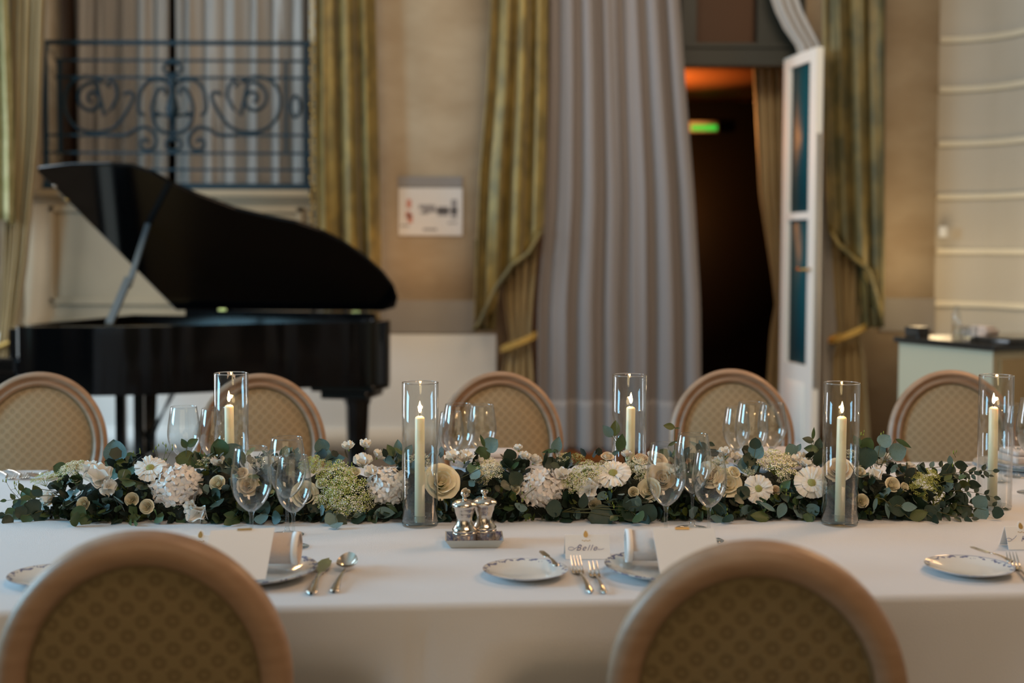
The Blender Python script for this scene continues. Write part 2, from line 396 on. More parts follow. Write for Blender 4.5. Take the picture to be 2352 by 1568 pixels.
# right wall: starts at the corner, curves, then runs towards the camera
pts = []
for k in range(9):
    a = k / 8; ang = a * math.radians(71.8)
    pts.append((XRC + .46 * sin(ang) * .95, WY - .46 * (1 - cos(ang))))
d = Vector((.3286, -1)).normalized(); p = Vector(pts[-1])
for t in (.6, 1.5, 3, 6, 9, 11.5): pts.append(tuple(p + d * t))
def wallrib(pts, z0, z1, off, thick):
    b = MB(); n = len(pts); P = []
    for i, q in enumerate(pts):
        a_, c_ = Vector(pts[max(i - 1, 0)]), Vector(pts[min(i + 1, n - 1)])
        t = (c_ - a_).normalized(); nn = Vector((t.y, -t.x)); nn = -nn if nn.x > 0 and nn.y > 0 else nn
        q = Vector(q); o1 = q + nn * off; o2 = q - nn * thick
        P += [(o1.x, o1.y, z0), (o1.x, o1.y, z1), (o2.x, o2.y, z1), (o2.x, o2.y, z0)]
    Fs = [(i * 4 + k, i * 4 + (k + 1) % 4, i * 4 + 4 + (k + 1) % 4, i * 4 + 4 + k) for i in range(n - 1) for k in range(4)]
    Fs += [(0, 1, 2, 3), tuple((n - 1) * 4 + k for k in (3, 2, 1, 0))]
    return b.add(P, Fs)
wr = struct('wall_right', wallrib(pts, 0, ZT, 0, .25), M['wall_r'], auto=40)
for i, y in enumerate((-30, 93, 207, 331, 452, 577, 698)):
    z = wz(y, WY, 2150)
    obj('moulding_bead', wallrib(pts, z - .020, z + .022, .030, .0), M['bead'], wr, auto=40, bevel=.010)
tk = MB(); q = aty(2166, 532, WY - .12); tk.box(q, (.05, .03, .07)); tag(obj('light_switch', tk, M['exitw'], bevel=.004), 'small white switch plate on the curved grooved wall', 'switch')
# dado bands and white lower wall
for i, (a, b, y0, y1, mm, th) in enumerate(((873, 1092, 690, 765, 'dado', .02), (2020, 2146, 680, 756, 'dado', .02), (-400, 1140, 768, 1030, 'white', .03))):
    mb = MB(); mb.boxx((wx(a), WY - th, wz(y1)), (wx(b), WY, wz(y0))); struct('trim_%d' % (i + 1), mb, M[mm], smooth=False)
mb = MB(); mb.boxx((wx(-400), WY - .05, 0), (wx(1140), WY, .16)); struct('baseboard_back', mb, M['white'])
# panelling under the window
mb = MB(); x0, x1 = wx(60), wx(716)
mb.boxx((x0, WY - .02, wz(768)), (x1, WY, zs - .02))
struct('trim_4', mb, M['panel'], smooth=False)
mb = MB(); mb.boxx((x0, WY - .10, zs - .045), (x1, WY, zs)); mb.boxx((x0, WY - .06, zs - .075), (x1, WY, zs - .045))
struct('trim_5', mb, M['panel'], smooth=False)
mb = MB()
for a, b, c, e in ((118, 132, 478, 700), (684, 698, 478, 700), (118, 698, 478, 492), (118, 698, 688, 704), (60, 716, 735, 752)):
    mb.boxx((wx(a), WY - .045, wz(e)), (wx(b), WY - .02, wz(c)))
struct('trim_6', mb, M['panel'], smooth=False, bevel=.006)
# window recess behind the railing
mb = MB()
mb.boxx((xw0 - .1, WY + .9, zs - .3), (xw1 + .1, WY + 1.0, 4.2)); mb.boxx((xw0 - .1, WY + .3, zs - .3), (xw0, WY + .9, 4.2)); mb.boxx((xw1, WY + .3, zs - .3), (xw1 + .1, WY + .9, 4.2))
mb.boxx((xw0, WY + .3, zs - .1), (xw1, WY + .9, zs)); mb.boxx((xw0, WY + .3, 4.0), (xw1, WY + .9, 4.1))
struct('window_1', mb, M['brown'])
# room beyond the doorway
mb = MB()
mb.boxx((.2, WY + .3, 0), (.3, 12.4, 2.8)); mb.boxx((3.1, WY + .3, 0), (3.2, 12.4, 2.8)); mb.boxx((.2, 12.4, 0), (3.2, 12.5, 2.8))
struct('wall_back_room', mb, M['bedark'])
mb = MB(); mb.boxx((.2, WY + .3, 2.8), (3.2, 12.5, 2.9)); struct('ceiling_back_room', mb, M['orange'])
# door frame
mb = MB()
z0, z1 = wz(147), wz(96)
mb.boxx((xd0, WY + .02, z0), (xd1, WY + .16, z1)); mb.boxx((xd0, WY + .0, z1 - .03), (xd1, WY + .18, z1))
mb.boxx((xd0, WY + .02, 0), (xd0 + .06, WY + .16, 4.0)); mb.boxx((xd1 - .05, WY + .02, 0), (xd1, WY + .16, 4.0))
mb.boxx((wx(1560), WY + .03, z1), (wx(1594), WY + .14, 4.0)); mb.boxx((wx(1733), WY + .03, z1), (xd1, WY + .14, 4.0))
df = struct('door_1', mb, M['frame'], smooth=False)
mb = MB(); mb.boxx((xd0 + .06, WY + .20, z1), (xd1 - .05, WY + .24, 4.0)); obj('transom_panel', mb, M['transom'], df, smooth=False)
# exit sign
c = aty(1616, 291, 12.2)
t = thing('exit_sign', 'small green glowing exit sign in the dark room beyond the doorway', 'sign', c)
mb = MB(); mb.box((0, 0, 0), (.27, .06, .10)); obj('housing', mb, M['exitw'], t)
mb = MB(); mb.box((0, -.033, -.012), (.24, .01, .05)); obj('lamp', mb, M['exitg'], t)
# open door leaf
A = aty(1803, 500, WY - .05); Bp = aty(1878, 500, 8.02)
ax = (Bp - A); ax.z = 0; L = ax.length; ax.normalize()
ang = math.atan2(ax.y, ax.x)
zt = wz(136)
t = thing('door_leaf', 'white french door leaf standing open, with two tall teal panes', 'door', (A.x, A.y, 0), ang)
st, th = .09, .045
zr = [wz(v) for v in (162, 488, 504, 822)]
mb = MB()
mb.boxx((0, -th / 2, .02), (st, th / 2, zt)); mb.boxx((L - st, -th / 2, .02), (L, th / 2, zt))
mb.boxx((st, -th / 2, zr[0]), (L - st, th / 2, zt)); mb.boxx((st, -th / 2, zr[2]), (L - st, th / 2, zr[1])); mb.boxx((st, -th / 2, .02), (L - st, th / 2, zr[3]))
obj('door_frame', mb, M['doorw'], t, smooth=False)
for a, b in ((zr[1], zr[0]), (zr[3], zr[2])):
    mb = MB(); mb.boxx((st, -.006, a), (L - st, .006, b)); obj('pane', mb, M['doorglass'], t)
    mb = MB()
    for x in (st, L - st - .02): mb.boxx((x, -th / 2 + .004, a), (x + .02, -.006, b))
    obj('glazing_bead', mb, M['doorw'], t, smooth=False)
mb = MB(); mb.boxx((st + .03, -th / 2 - .008, .15), (L - st - .03, -th / 2, zr[3] - .12)); obj('raised_panel', mb, M['doorw'], t, bevel=.006)
mb = MB(); mb.boxx((L, -.012, .5), (L + .004, .012, 2.1)); obj('lock_bar', mb, M['dado'], t)
mb = MB(); mb.tube([(L - .04, -th / 2, 1.25), (L - .04, -th / 2 - .05, 1.25), (L - .14, -th / 2 - .055, 1.25)], .009); obj('handle', mb, M['brass'], t)

# ------------------------------------------------------------------ curtains
def interp(rows, y):
    if y <= rows[0][0]: return rows[0][1:]
    for a, b in zip(rows, rows[1:]):
        if y <= b[0]:
            k = (y - a[0]) / (b[0] - a[0]); return [a[i] + (b[i] - a[i]) * k for i in range(1, len(a))]
    return rows[-1][1:]
def curtain(name, rows, Y, folds, amp, mt, label=None, cat='curtain', seed=0, zb=None, ztop=4.15, parent=None, group=None, nv=36, ph=0.0):
    """rows: (image y, left x, right x) of the hanging cloth seen at distance Y, turned into real widths at real heights"""
    rnd = random.Random(seed)
    R = []
    for y, a, b in rows:
        pa, pb = aty(a, y, Y), aty(b, y, Y); R.append((-pa.z, pa.x, pb.x))
    zlow, zhi = -R[-1][0], ztop
    a0 = [(rnd.uniform(.6, 1.3), rnd.uniform(-.5, .5)) for _ in range(folds + 2)]
    mb = MB(); nu = folds * 12
    def fn(u, v):
        if zb: z1_ = zb(u)
        else: z1_ = zlow
        z = zhi + (z1_ - zhi) * v
        xl, xr = interp(R, -z)
        wd = (xr - xl)
        k = u * folds; i = int(min(k, folds - 1)); am, pq = a0[i]; am2 = a0[i + 1][0]
        f = k - i; am = am * (1 - f) + am2 * f
        s = sin(2 * PI * k + ph + .5 * sin(z * 1.3 + seed) * .6)
        s = math.copysign(abs(s) ** .8, s)
        x = xl + wd * (u + .25 / folds * sin(4 * PI * k + seed + z * .2) * .5)
        y_ = Y + amp * am * s + amp * .35 * sin(2 * PI * k * 2.3 + seed + z * .8)
        return (x, y_, z)
    mb.grid(fn, nu, nv)
    o = obj(name, mb, mt, parent, fix=False, solid=.006)
    if label: tag(o, label, cat, group)
    return o
SHR = [(-700, 1268, 1535), (0, 1268, 1560), (200, 1266, 1573), (450, 1258, 1592), (700, 1238, 1605), (1036, 1238, 1607)]
sh_ = curtain('sheer_curtain', SHR, 8.25, 6, .05, M['sheer'], 'tall grey-mauve sheer curtain hanging to the floor left of the open doorway', seed=3)
curtain('hem_band', SHR, 8.242, 6, .05, M['sheerhem'], seed=3, ztop=aty(1176, 918, 8.25).z, parent=sh_, nv=8)
curtain('door_sheer', [(-700, 1700, 1770), (0, 1772, 1832), (60, 1800, 1862), (115, 1838, 1890), (400, 1872, 1912), (700, 1888, 1930), (1000, 1888, 1930)], 8.42, 3, .02, M['sheer2'], 'narrow white sheer pulled aside behind the open door leaf', seed=5)
curtain('inner_drape', [(-400, 1728, 1815), (150, 1730, 1815), (450, 1745, 1815), (640, 1775, 1812), (700, 1782, 1808), (760, 1770, 1815), (1060, 1750, 1815)], 9.05, 4, .03, M['tan'], 'tan drape gathered by a dark tie inside the doorway', 'drape', seed=8, ztop=2.75)
for seed, a, b, c, e in ((11, 118, 392, 118, 392), (12, 402, 708, 402, 708)):
    curtain('window_sheer', [(-400, a, b), (300, a, b), (445, c, e)], WY + .55, 6, .07, M['wsheer'], ('pleated pale sheer behind the iron railing, left of the central gap' if seed == 11 else 'pleated pale sheer behind the iron railing, right of the central gap'), seed=seed, ztop=4.0)
# gold drape between the window and the plain wall
t = thing('gold_drape', 'heavy gold damask drape hanging beside the window railing, behind the piano lid', 'drape', (0, 0, 0))
curtain('drape_panel', [(-700, 722, 852), (0, 720, 858), (300, 718, 866), (590, 724, 872), (760, 745, 868)], 8.36, 3, .05, M['gold'], parent=t, seed=2, ph=.8)
mb = MB(); P = []
for k in range(46):
    q = aty(717 + 3 * sin(k * 2.1), -40 + k * 14, 8.31); mb.ball(q, .012, 5, 3)
fr = obj('fringe', mb, M['cord'], t); fr['kind'] = 'stuff'
# swagged gold drape left of the sheer curtain
def swag(label, outer, hemrows, inner, tie, seed, dark=False):
    g, g2 = (M['golddark'], M['tan']) if dark else (M['gold'], M['tan'])
    t = thing('swagged_drape', label, 'drape')
    curtain('lower_panel', inner, 8.34, 4, .04, g2, parent=t, seed=seed + 1, ztop=4.0)
    h = [aty(x, y, 8.2) for x, y in hemrows]
    xs, zz = [p.x for p in h], [p.z for p in h]
    def zb(u):
        k = u * (len(zz) - 1); i = min(int(k), len(zz) - 2); return zz[i] + (zz[i + 1] - zz[i]) * (k - i)
    curtain('jabot', outer, 8.2, 3, .05, g, parent=t, seed=seed, zb=zb)
    # trimmed hem
    mb = MB(); mb.tube([aty(x, y, 8.15 - .02 * (i % 2)) for i, (x, y) in enumerate(hemrows)], .016, 6)
    obj('hem_trim', mb, M['golddark'], t)
    # tassel-like inner fold
    a, b = hemrows[0 if hemrows[0][1] > hemrows[-1][1] else -1], hemrows[len(hemrows) // 2]
    sgn = 1 if b[0] > a[0] else -1
    rows = [(b[1] - 30, min(a[0], a[0] + sgn * 60), max(a[0], a[0] + sgn * 60)), (a[1] - 40, min(a[0], a[0] + sgn * 52), max(a[0], a[0] + sgn * 52)), (a[1], min(a[0], a[0] + sgn * 48), max(a[0], a[0] + sgn * 48))]
    curtain('folded_tail', rows, 8.27, 3, .03, M['golddark'], parent=t, seed=seed + 5, ztop=aty(b[0], b[1] - 60, 8.27).z)
    c = aty(tie[0], tie[1], 8.3); mb = MB()
    mb.tube([(c.x + .115 * cos(q), c.y + .075 * sin(q), c.z + .05 * cos(q) + (.01 if k else -.01)) for k in (0, 1) for q in [2 * PI * j / 24 for j in range(24)]], .014, 8)
    obj('tieback', mb, M['cord'], t)
    return t
swag('gold damask swagged drape left of the tall grey sheer, its hem cut diagonally',
     [(-700, 1150, 1262), (0, 1128, 1256), (200, 1118, 1254), (400, 1100, 1250), (540, 1094, 1246), (760, 1086, 1240)],
     [(1088, 758), (1100, 745), (1140, 660), (1175, 610), (1215, 580), (1242, 530)],
     [(400, 1150, 1240), (560, 1152, 1236), (700, 1160, 1222), (785, 1172, 1216), (830, 1158, 1222), (1050, 1140, 1232)], (1194, 785), 21)
swag('dark gold-green swagged drape right of the open door leaf',
     [(-700, 1885, 2030), (0, 1888, 2034), (300, 1895, 2034), (540, 1905, 2034), (760, 1910, 2032)],
     [(1908, 530), (1925, 560), (1958, 590), (1995, 620), (2018, 700), (2026, 752)],
     [(400, 1908, 1992), (560, 1910, 1990), (690, 1918, 1978), (765, 1928, 1970), (820, 1915, 1985), (1050, 1905, 2002)], (1948, 765), 31, True)
# far-left drapes
t = thing('far_left_drape', 'pale gold drapes tied back at the far left of the window', 'drape')
curtain('drape_panel', [(-700, 20, 128), (0, 25, 104), (300, 22, 92), (600, 14, 62), (790, 2, 34), (830, -10, 40), (1050, -30, 50)], 8.32, 5, .05, M['tan'], parent=t, seed=41)
h = [(-40, 470), (0, 560), (22, 520), (36, 380)]
hz = [aty(x, y, 8.2).z for x, y in h]
curtain('jabot', [(-700, -120, 20), (0, -100, 18), (300, -100, 30), (560, -100, 32)], 8.2, 4, .05, M['palegold'], parent=t, seed=43, zb=lambda u: hz[0] + (hz[2] - hz[0]) * u + .02 * sin(u * 9))
c = aty(16, 790, 8.3); mb = MB(); mb.tube([(c.x + .10 * cos(2 * PI * j / 20), c.y + .07 * sin(2 * PI * j / 20), c.z + .04 * cos(2 * PI * j / 20)) for j in range(20)], .014, 8, closed=True)
obj('tieback', mb, M['cord'], t)

# ------------------------------------------------------------------ iron railing
RY = WY - .03
t = thing('balcony_railing', 'dark wrought-iron railing with scrolls across the window above the piano', 'railing', aty(400, 430, RY))
T0 = Vector(t.location)
def rp(x, y, dy=0): return aty(x, y, RY + dy) - T0
def S(zx, zy): return (zx / 2.94, zy / 2.94)
def smooth(pts, n=6):
    out = []
    P = [pts[0]] + list(pts) + [pts[-1]]
    for i in range(1, len(P) - 2):
        p0, p1, p2, p3 = [Vector(q) for q in P[i - 1:i + 3]]
        for k in range(n):
            s = k / n
            out.append(.5 * ((2 * p1) + (p2 - p0) * s + (2 * p0 - 5 * p1 + 4 * p2 - p3) * s * s + (3 * p1 - p0 - 3 * p2 + p3) * s ** 3))
    out.append(Vector(P[-2])); return out
for y, x0, x1, hh, nm in ((97, 100, 713, .028, 'top_rail'), (138, 128, 713, .016, 'rail'), (177, 128, 713, .016, 'rail'), (350, 100, 713, .016, 'rail'), (388, 100, 713, .016, 'rail'), (310, 108, 292, .016, 'rail'), (310, 500, 713, .016, 'rail'), (428, 100, 713, .05, 'bottom_rail')):
    a, b = rp(x0, y), rp(x1, y); mb = MB(); mb.boxx((a.x, -.012, a.z - hh / 2), (b.x, .012, a.z + hh / 2)); obj(nm, mb, M['iron'], t, smooth=False)
for x, y0, y1, ww in ((136, 138, 350, .024), (656, 138, 350, .018), (703, 97, 432, .024), (104, 97, 432, .024)):
    a, b = rp(x, y0), rp(x, y1); mb = MB(); mb.boxx((a.x - ww / 2, -.011, b.z), (a.x + ww / 2, .011, a.z)); obj('post', mb, M['iron'], t, smooth=False)
sp = []
for k in range(40):
    a = PI * .5 + k / 39 * 2 * PI * 1.55; r = 14 + 96 * (k / 39) ** 1.1
    sp.append((620 + r * cos(a) * (1 if k < 34 else 1), 668 + r * sin(a) * 1.05))
curves = [
    sp + [(705, 780), (760, 725), (795, 650), (785, 580), (752, 540), (725, 560), (740, 590)],
    [(700, 560), (640, 525), (560, 522), (480, 560), (438, 650), (450, 770), (520, 862), (640, 895), (765, 865), (840, 780), (890, 690), (900, 640), (870, 622), (835, 640)],
    [(1150, 575), (1090, 540), (1010, 545), (955, 610), (935, 700), (945, 760), (975, 775)],
    [(1110, 640), (1120, 610), (1090, 595), (1050, 640), (1025, 740), (1050, 850), (1100, 890), (1165, 905)],
    [(720, 912), (850, 912), (920, 872), (990, 862), (1045, 910), (1050, 975), (1010, 1015), (960, 1000), (955, 955), (985, 940), (1005, 965)],
]
for cv in curves:
    for sgn in (0, 1):
        pp = [((2330 - x if sgn else x), y) for x, y in cv]
        pp = smooth([(x, y, 0) for x, y in pp], 4) if len(pp) < 30 else [Vector((x, y, 0)) for x, y in pp]
        mb = MB(); mb.tube([rp(q.x / 2.94, q.y / 2.94) for q in pp], .0125, 6); obj('scroll', mb, M['iron'], t)
mb = MB(); mb.tube([rp(*S(1960 + 0 * k, 0)) for k in (0, 1)], .001) if 0 else None
for cx, cy, rx, ry in ((1165, 462, 62, 42), (1172, 975, 52, 42), (1995, 720, 34, 70)):
    mb = MB(); mb.tube([rp(*S(cx + rx * cos(2 * PI * k / 24), cy + ry * sin(2 * PI * k / 24))) for k in range(24)], .012, 6, closed=True); obj('ring', mb, M['iron'], t)
o = rp(*S(1165, 720)); mb = MB()
mb.lathe([(0, .235), (.012, .2), (.03, .17), (.02, .13), (.015, .10), (.035, .03), (.045, -.02), (.03, -.07), (.012, -.09), (.010, -.20), (.02, -.21), (0, -.25)], 12, o)
mb.tube([o + Vector((-.10, 0, -.05)), o + Vector((0, 0, -.065)), o + Vector((.10, 0, -.05))], .010, 6)
for s in (-1, 1): mb.ball(o + Vector((s * .105, 0, -.05)), .02, 8, 6)
obj('finial', mb, M['iron'], t)

# ------------------------------------------------------------------ evacuation notice
t = thing('wall_notice', 'framed evacuation plan with red and grey print on the plain wall', 'notice', aty(988, 470, WY - .01))
N0 = Vector(t.location)
def npx(x0, y0, x1, y1, d, nm, mm):
    a, b = aty(x0, y0, WY - .01) - N0, aty(x1, y1, WY - .01) - N0
    mb = MB(); mb.boxx((a.x, -d, b.z), (b.x, -d + .008, a.z)); return obj(nm, mb, mm, t, smooth=False)
npx(914, 405, 1062, 430, .006, 'header_strip', M['strip'])
npx(916, 431, 1062, 541, .008, 'sheet', M['paper'])
for a in ((934, 458, 945, 478), (932, 486, 944, 500), (936, 492, 948, 512)): npx(*a, .0095, 'red_print', M['red'])
for a in ((962, 470, 1000, 480), (972, 480, 1052, 488), (1005, 474, 1030, 496), (1036, 458, 1050, 502), (966, 486, 984, 492), (920, 516, 940, 520), (972, 524, 1004, 530), (1028, 510, 1050, 514)): npx(*a, .0095, 'grey_print', M['greyp'])

# ------------------------------------------------------------------ grand piano
H0 = aty(400, 712, 7.82)
dd = Vector((cos(math.radians(-12)), sin(math.radians(-12)), 0))
lat = Vector((dd.y, -dd.x, 0)); lat = lat if lat.y < 0 else -lat
OP = math.radians(40)
ldir = lat * cos(OP) + Vector((0, 0, 1)) * sin(OP)
ln = dd.cross(ldir).normalized()
t = thing('grand_piano', 'glossy black grand piano with its lid propped open', 'piano', (H0.x, H0.y, 0), 0)
O = Vector((H0.x, H0.y, 0))
sil = [(404, 714), (260, 568), (122, 430), (86, 396), (86, 386), (160, 379), (252, 377), (300, 380), (350, 397), (400, 424), (450, 446), (540, 480), (610, 497), (680, 511), (740, 532), (790, 558), (840, 592), (880, 628), (905, 660), (914, 686), (908, 708), (880, 716)]
lid = [onplane(x, y, H0, ln) - O for x, y in sil]
mb = MB(); mb.prism(lid, ln * (.022 if ln.z > 0 else -.022)); obj('lid', mb, M['black'], t, smooth=False, bevel=.009)
ZR = H0.z - .03
lp = [p.copy() for p in lid]
def plan(s, w, z): q = dd * s + lat * w; return (q.x, q.y, z)
rimpts = smooth([(-.28, 0, 0), (.60, 0, 0), (1.22, 0, 0), (1.36, .04, 0), (1.43, .16, 0), (1.42, .30, 0), (1.34, .42, 0), (1.16, .52, 0), (.95, .64, 0), (.72, .84, 0), (.48, 1.04, 0), (.22, 1.17, 0), (0, 1.22, 0), (-.28, 1.22, 0), (-.281, .6, 0)], 5)
ZB = ZR - .36
mb = MB(); n = len(rimpts)
out_ = [plan(q.x, q.y, 0) for q in rimpts]
cen = (.5, .55)
inn = [plan(cen[0] + (q.x - cen[0]) * (1 - .05), cen[1] + (q.y - cen[1]) * (1 - .075), 0) for q in rimpts]
P = []
for (ox, oy, _), (ix, iy, _) in zip(out_, inn): P += [(ox, oy, ZB), (ox, oy, ZR), (ix, iy, ZR), (ix, iy, ZB)]
mb.add(P, [(i * 4 + k, i * 4 + (k + 1) % 4, ((i + 1) % n) * 4 + (k + 1) % 4, ((i + 1) % n) * 4 + k) for i in range(n) for k in range(4)])
obj('rim', mb, M['black'], t, auto=30)
for nm, z0_, z1_, mm in (('bottom_board', ZB + .01, ZB + .03, 'black'), ('soundboard', ZR - .15, ZR - .14, 'felt'), ('iron_plate', ZR - .075, ZR - .06, 'plate_iron')):
    mb = MB(); mb.prism([(x, y, z0_) for x, y, _ in inn], (0, 0, z1_ - z0_)); obj(nm, mb, M[mm], t, smooth=False)
# keyboard end: arms, key bed, keys, fallboard
R_ = Matrix.Rotation(math.radians(-12), 3, 'Z')
def pbox(s0, s1, w0, w1, z0_, z1_, nm, mm, bev=.006):
    mb = MB(); c = Vector(plan((s0 + s1) / 2, (w0 + w1) / 2, (z0_ + z1_) / 2)); mb.box(c, (abs(s1 - s0), abs(w1 - w0), z1_ - z0_), R_); return obj(nm, mb, M[mm], t, smooth=False, bevel=bev)
pbox(-.62, -.28, 0, 1.22, ZB - .05, ZB + .10, 'key_bed', 'black')
for w0, w1 in ((0, .05), (1.17, 1.22)): pbox(-.60, -.28, w0, w1, ZB + .10, ZR - .17, 'arm', 'black', .02)
pbox(-.36, -.32, .05, 1.17, ZB + .10, ZR - .02, 'fallboard', 'black')
pbox(-.56, -.36, .06, 1.16, ZB + .10, ZB + .125, 'keys', 'ivory', .001)
pbox(.1, 1.3, .02, .06, ZR, ZR + .035, 'hinge_strip', 'black')
for s in (.30, 1.15): pbox(s, s + .05, -.012, .02, ZR + .01, ZR + .045, 'hinge', 'brass', .001)
def leg(s, w, r, ztop, big=False):
    mb = MB(); q = plan(s, w, 0)
    mb.lathe([(0, ztop), (r * 1.5, ztop), (r * 1.5, ztop - .05), (r * 1.15, ztop - .07), (r * 1.15, ztop - .10), (r, ztop - .12), (r * .8, .14), (r * .95, .12), (r * .95, .09), (r * .6, .08), (r * .55, .05), (0, .05)], 8, q)
    o_ = obj('leg', mb, M['black'], t, auto=30)
    mb = MB(); mb.lathe([(.012, -.03), (.03, -.03), (.03, .03), (.012, .03)], 12, (0, 0, 0), closed=True); mb.xf(Matrix.Translation((q[0], q[1], .03)) @ Matrix.Rotation(PI / 2, 4, 'X')); obj('caster', mb, M['brass'], o_)
leg(-.12, .12, .06, ZB); leg(-.12, 1.08, .06, ZB); leg(1.25, .22, .068, ZB - .01)
mb = MB()
for a, b in ((1.02, 1.40), (1.08, 1.36)):
    z1_ = ZB - (0 if a == 1.02 else .04); c = Vector(plan((a + b) / 2, .22, z1_ - .02)); mb.box(c, (b - a, .30, .045), R_)
obj('leg_bracket', mb, M['black'], t, smooth=False, bevel=.01)
# pedal lyre
q0 = aty(278, 950, 7.25) - O; q1 = aty(320, 950, 7.25) - O
ly = MB()
for q in (q0, q1): ly.box((q.x, q.y, (ZB + .18) / 2 + .02), (.055, .05, ZB - .14))
c = (q0 + q1) / 2
ly.box((c.x, c.y, .16), (.22, .16, .07)); ly.box((c.x, c.y, ZB - .02), (.24, .12, .05))
o_ = obj('pedal_lyre', ly, M['black'], t, smooth=False, bevel=.008)
for k in (-1, 0, 1):
    mb = MB(); mb.box((c.x + k * .055, c.y - .12, .13), (.025, .14, .012)); obj('pedal', mb, M['brass'], o_, bevel=.004)
mb = MB(); mb.tube([(c.x + .04, c.y, .2), tuple(aty(400, 905, 7.4) - O)], .007, 6); mb.tube([(c.x + .09, c.y, .2), tuple(aty(392, 905, 7.25) - O)], .007, 6); obj('lyre_brace', mb, M['iron'], t)
# lid prop
a = aty(250, 746, 6.75) - O
b = onplane(340, 516, H0, ln) - O
mid = a.lerp(b, .48)
mb = MB(); mb.tube([a, mid + Vector((0, 0, -.02))], .026, 4); mb.tube([mid + Vector((0, 0, -.06)), b], .020, 4); obj('lid_prop', mb, mat('highlit prop lacquer', (.14, .17, .19), .3, metal=.5, coat=.3), t, auto=30)  # lacquer lightened so its colour carries the prop's bright reflection
for x, y in ((126, 428), (155, 460)):
    mb = MB(); q = onplane(x, y, H0, ln) - O; mb.ball(q - ln * .012, .018, 10, 6); obj('lid_buffer', mb, M['brass' if y > 440 else 'silver'], t)

# ------------------------------------------------------------------ cabinet at the right
zc = .93
A, B2 = atz(2052, 772, zc), atz(2282, 792, zc)
ab = (B2 - A); ab.z = 0; ca = math.atan2(ab.y, ab.x); Lc = ab.length
t = thing('serving_cabinet', 'pale green serving cabinet with a dark top against the grooved wall', 'cabinet', (A.x, A.y, 0), ca)
mb = MB(); mb.boxx((.02, .02, .08), (Lc - .02, .95, zc - .03)); obj('body', mb, M['cab'], t, smooth=False)
mb = MB(); mb.boxx((0, 0, zc - .03), (Lc, .97, zc)); obj('top', mb, M['cabtop'], t, smooth=False, bevel=.004)
mb = MB(); mb.boxx((.05, .05, 0), (Lc - .05, .9, .08)); obj('plinth', mb, M['brown'], t, smooth=False)
for k in (0, 1):
    mb = MB(); mb.boxx((Lc - .02, .06 + k * .44, .14), (Lc - .005, .46 + k * .44, zc - .07)); dr = obj('door', mb, M['tan'], t, bevel=.003)  # tan doors put the shade of this side into the colour
    mb = MB(); mb.ball((Lc + .008, .40 + k * .14, .6), .014, 10, 6); obj('knob', mb, M['brass'], dr)
def oncab(px, py): return atz(px, py, zc)
p = oncab(2106, 771); mb = MB(); mb.boxx((-.048, -.04, 0), (.048, .04, .048)); o = obj('black_box', mb, M['cabtop'], None, p, (0, 0, ca), smooth=False, bevel=.003); tag(o, 'small black box on the left end of the cabinet top', 'box')
tm = MB(); tm.lathe([(0, 0), (.026, 0), (.030, .075), (.028, .075), (.024, .006), (0, .006)], 20)
g0 = obj('tumbler', tm, M['glass'], None, oncab(2203, 781)); tag(g0, 'small clear tumbler on the cabinet top, left of the trio', 'glass', 'tumblers on the cabinet')
for px, py, lb in ((2217, 783, 'small clear tumbler on the cabinet top, middle of the trio'), (2231, 784, 'small clear tumbler on the cabinet top, right of the trio, beside the folded cloth')):
    c2 = g0.copy(); C.objects.link(c2); c2.location = oncab(px, py); c2['label'] = lb
tb = MB(); tb.lathe([(0, 0), (.022, 0), (.022, .12), (.010, .15), (.010, .17), (.0085, .17), (.0085, .15), (.02, .118), (.02, .004), (0, .004)], 20)
tag(obj('carafe', tb, M['glass'], None, oncab(2196, 777)), 'tall clear carafe on the cabinet top against the wall', 'carafe')
mb = MB(); mb.box((0, 0, .04), (.16, .09, .02)); mb.box((.0, 0, .02), (.14, .10, .02)); mb.box((.01, 0, .058), (.11, .07, .015))
tag(obj('folded_cloth', mb, M['napkin'], None, oncab(2252, 778), (0, 0, ca), bevel=.006), 'folded white cloth on the cabinet top', 'cloth')
mb = MB(); mb.boxx((-.12, -.08, 0), (.12, .08, .02)); mb.boxx((-.11, -.07, .02), (.11, .07, .026)); tag(obj('serving_tray', mb, M['cabtop'], None, oncab(2300, 786), (0, 0, ca), bevel=.004), 'low dark tray at the right end of the cabinet top', 'tray')

# ------------------------------------------------------------------ table and cloth
e = [atz(50, 1081), atz(2100, 1058), atz(617, 1388), atz(2340, 1364)]
dx = ((e[1] - e[0]).normalized() + (e[3] - e[2]).normalized()).normalized()
TA = math.atan2(dx.y, dx.x)
dy = Vector((-dx.y, dx.x, 0))
f0, n0 = (e[0] + e[1]) / 2, (e[2] + e[3]) / 2
wf, wn = f0.dot(dy), n0.dot(dy)
TH = (wf - wn) / 2
tc = dy * ((wf + wn) / 2) + dx * 0.1
TC = Vector((tc.x, tc.y, 0)); TL = 2.6
t = thing('banquet_table', 'long banquet table hidden under the ivory linen', 'table', TC, TA)
mb = MB(); mb.boxx((-TL + .02, -TH + .02, .715), (TL - .02, TH - .02, .744)); obj('tabletop', mb, M['brown'], t)
for sx in (-1, -.33, .33, 1):
    for sy in (-1, 1):
        mb = MB(); mb.tube([(sx * (TL - .4), sy * (TH - .25), 0), (sx * (TL - .4), sy * (TH - .25), .72)], .022, 12); obj('leg', mb, M['black'], t)
CHX = []
for px_, py_, sd_ in ((322, 1222, -1), (1745, 1238, -1), (88, 856, 1), (594, 857, 1), (1145, 850, 1), (1678, 842, 1), (2184, 842, 1)):
    if sd_ > 0: continue
    q = aty(px_, py_, (CAMZ - .967) * F / (py_ - HZ)); CHX.append(((q - TC).dot(dx), sd_))
mb = MB(); NL = 260
prof = []
for k in range(14): prof.append((-1, -.60 + k * .60 / 14, 1))
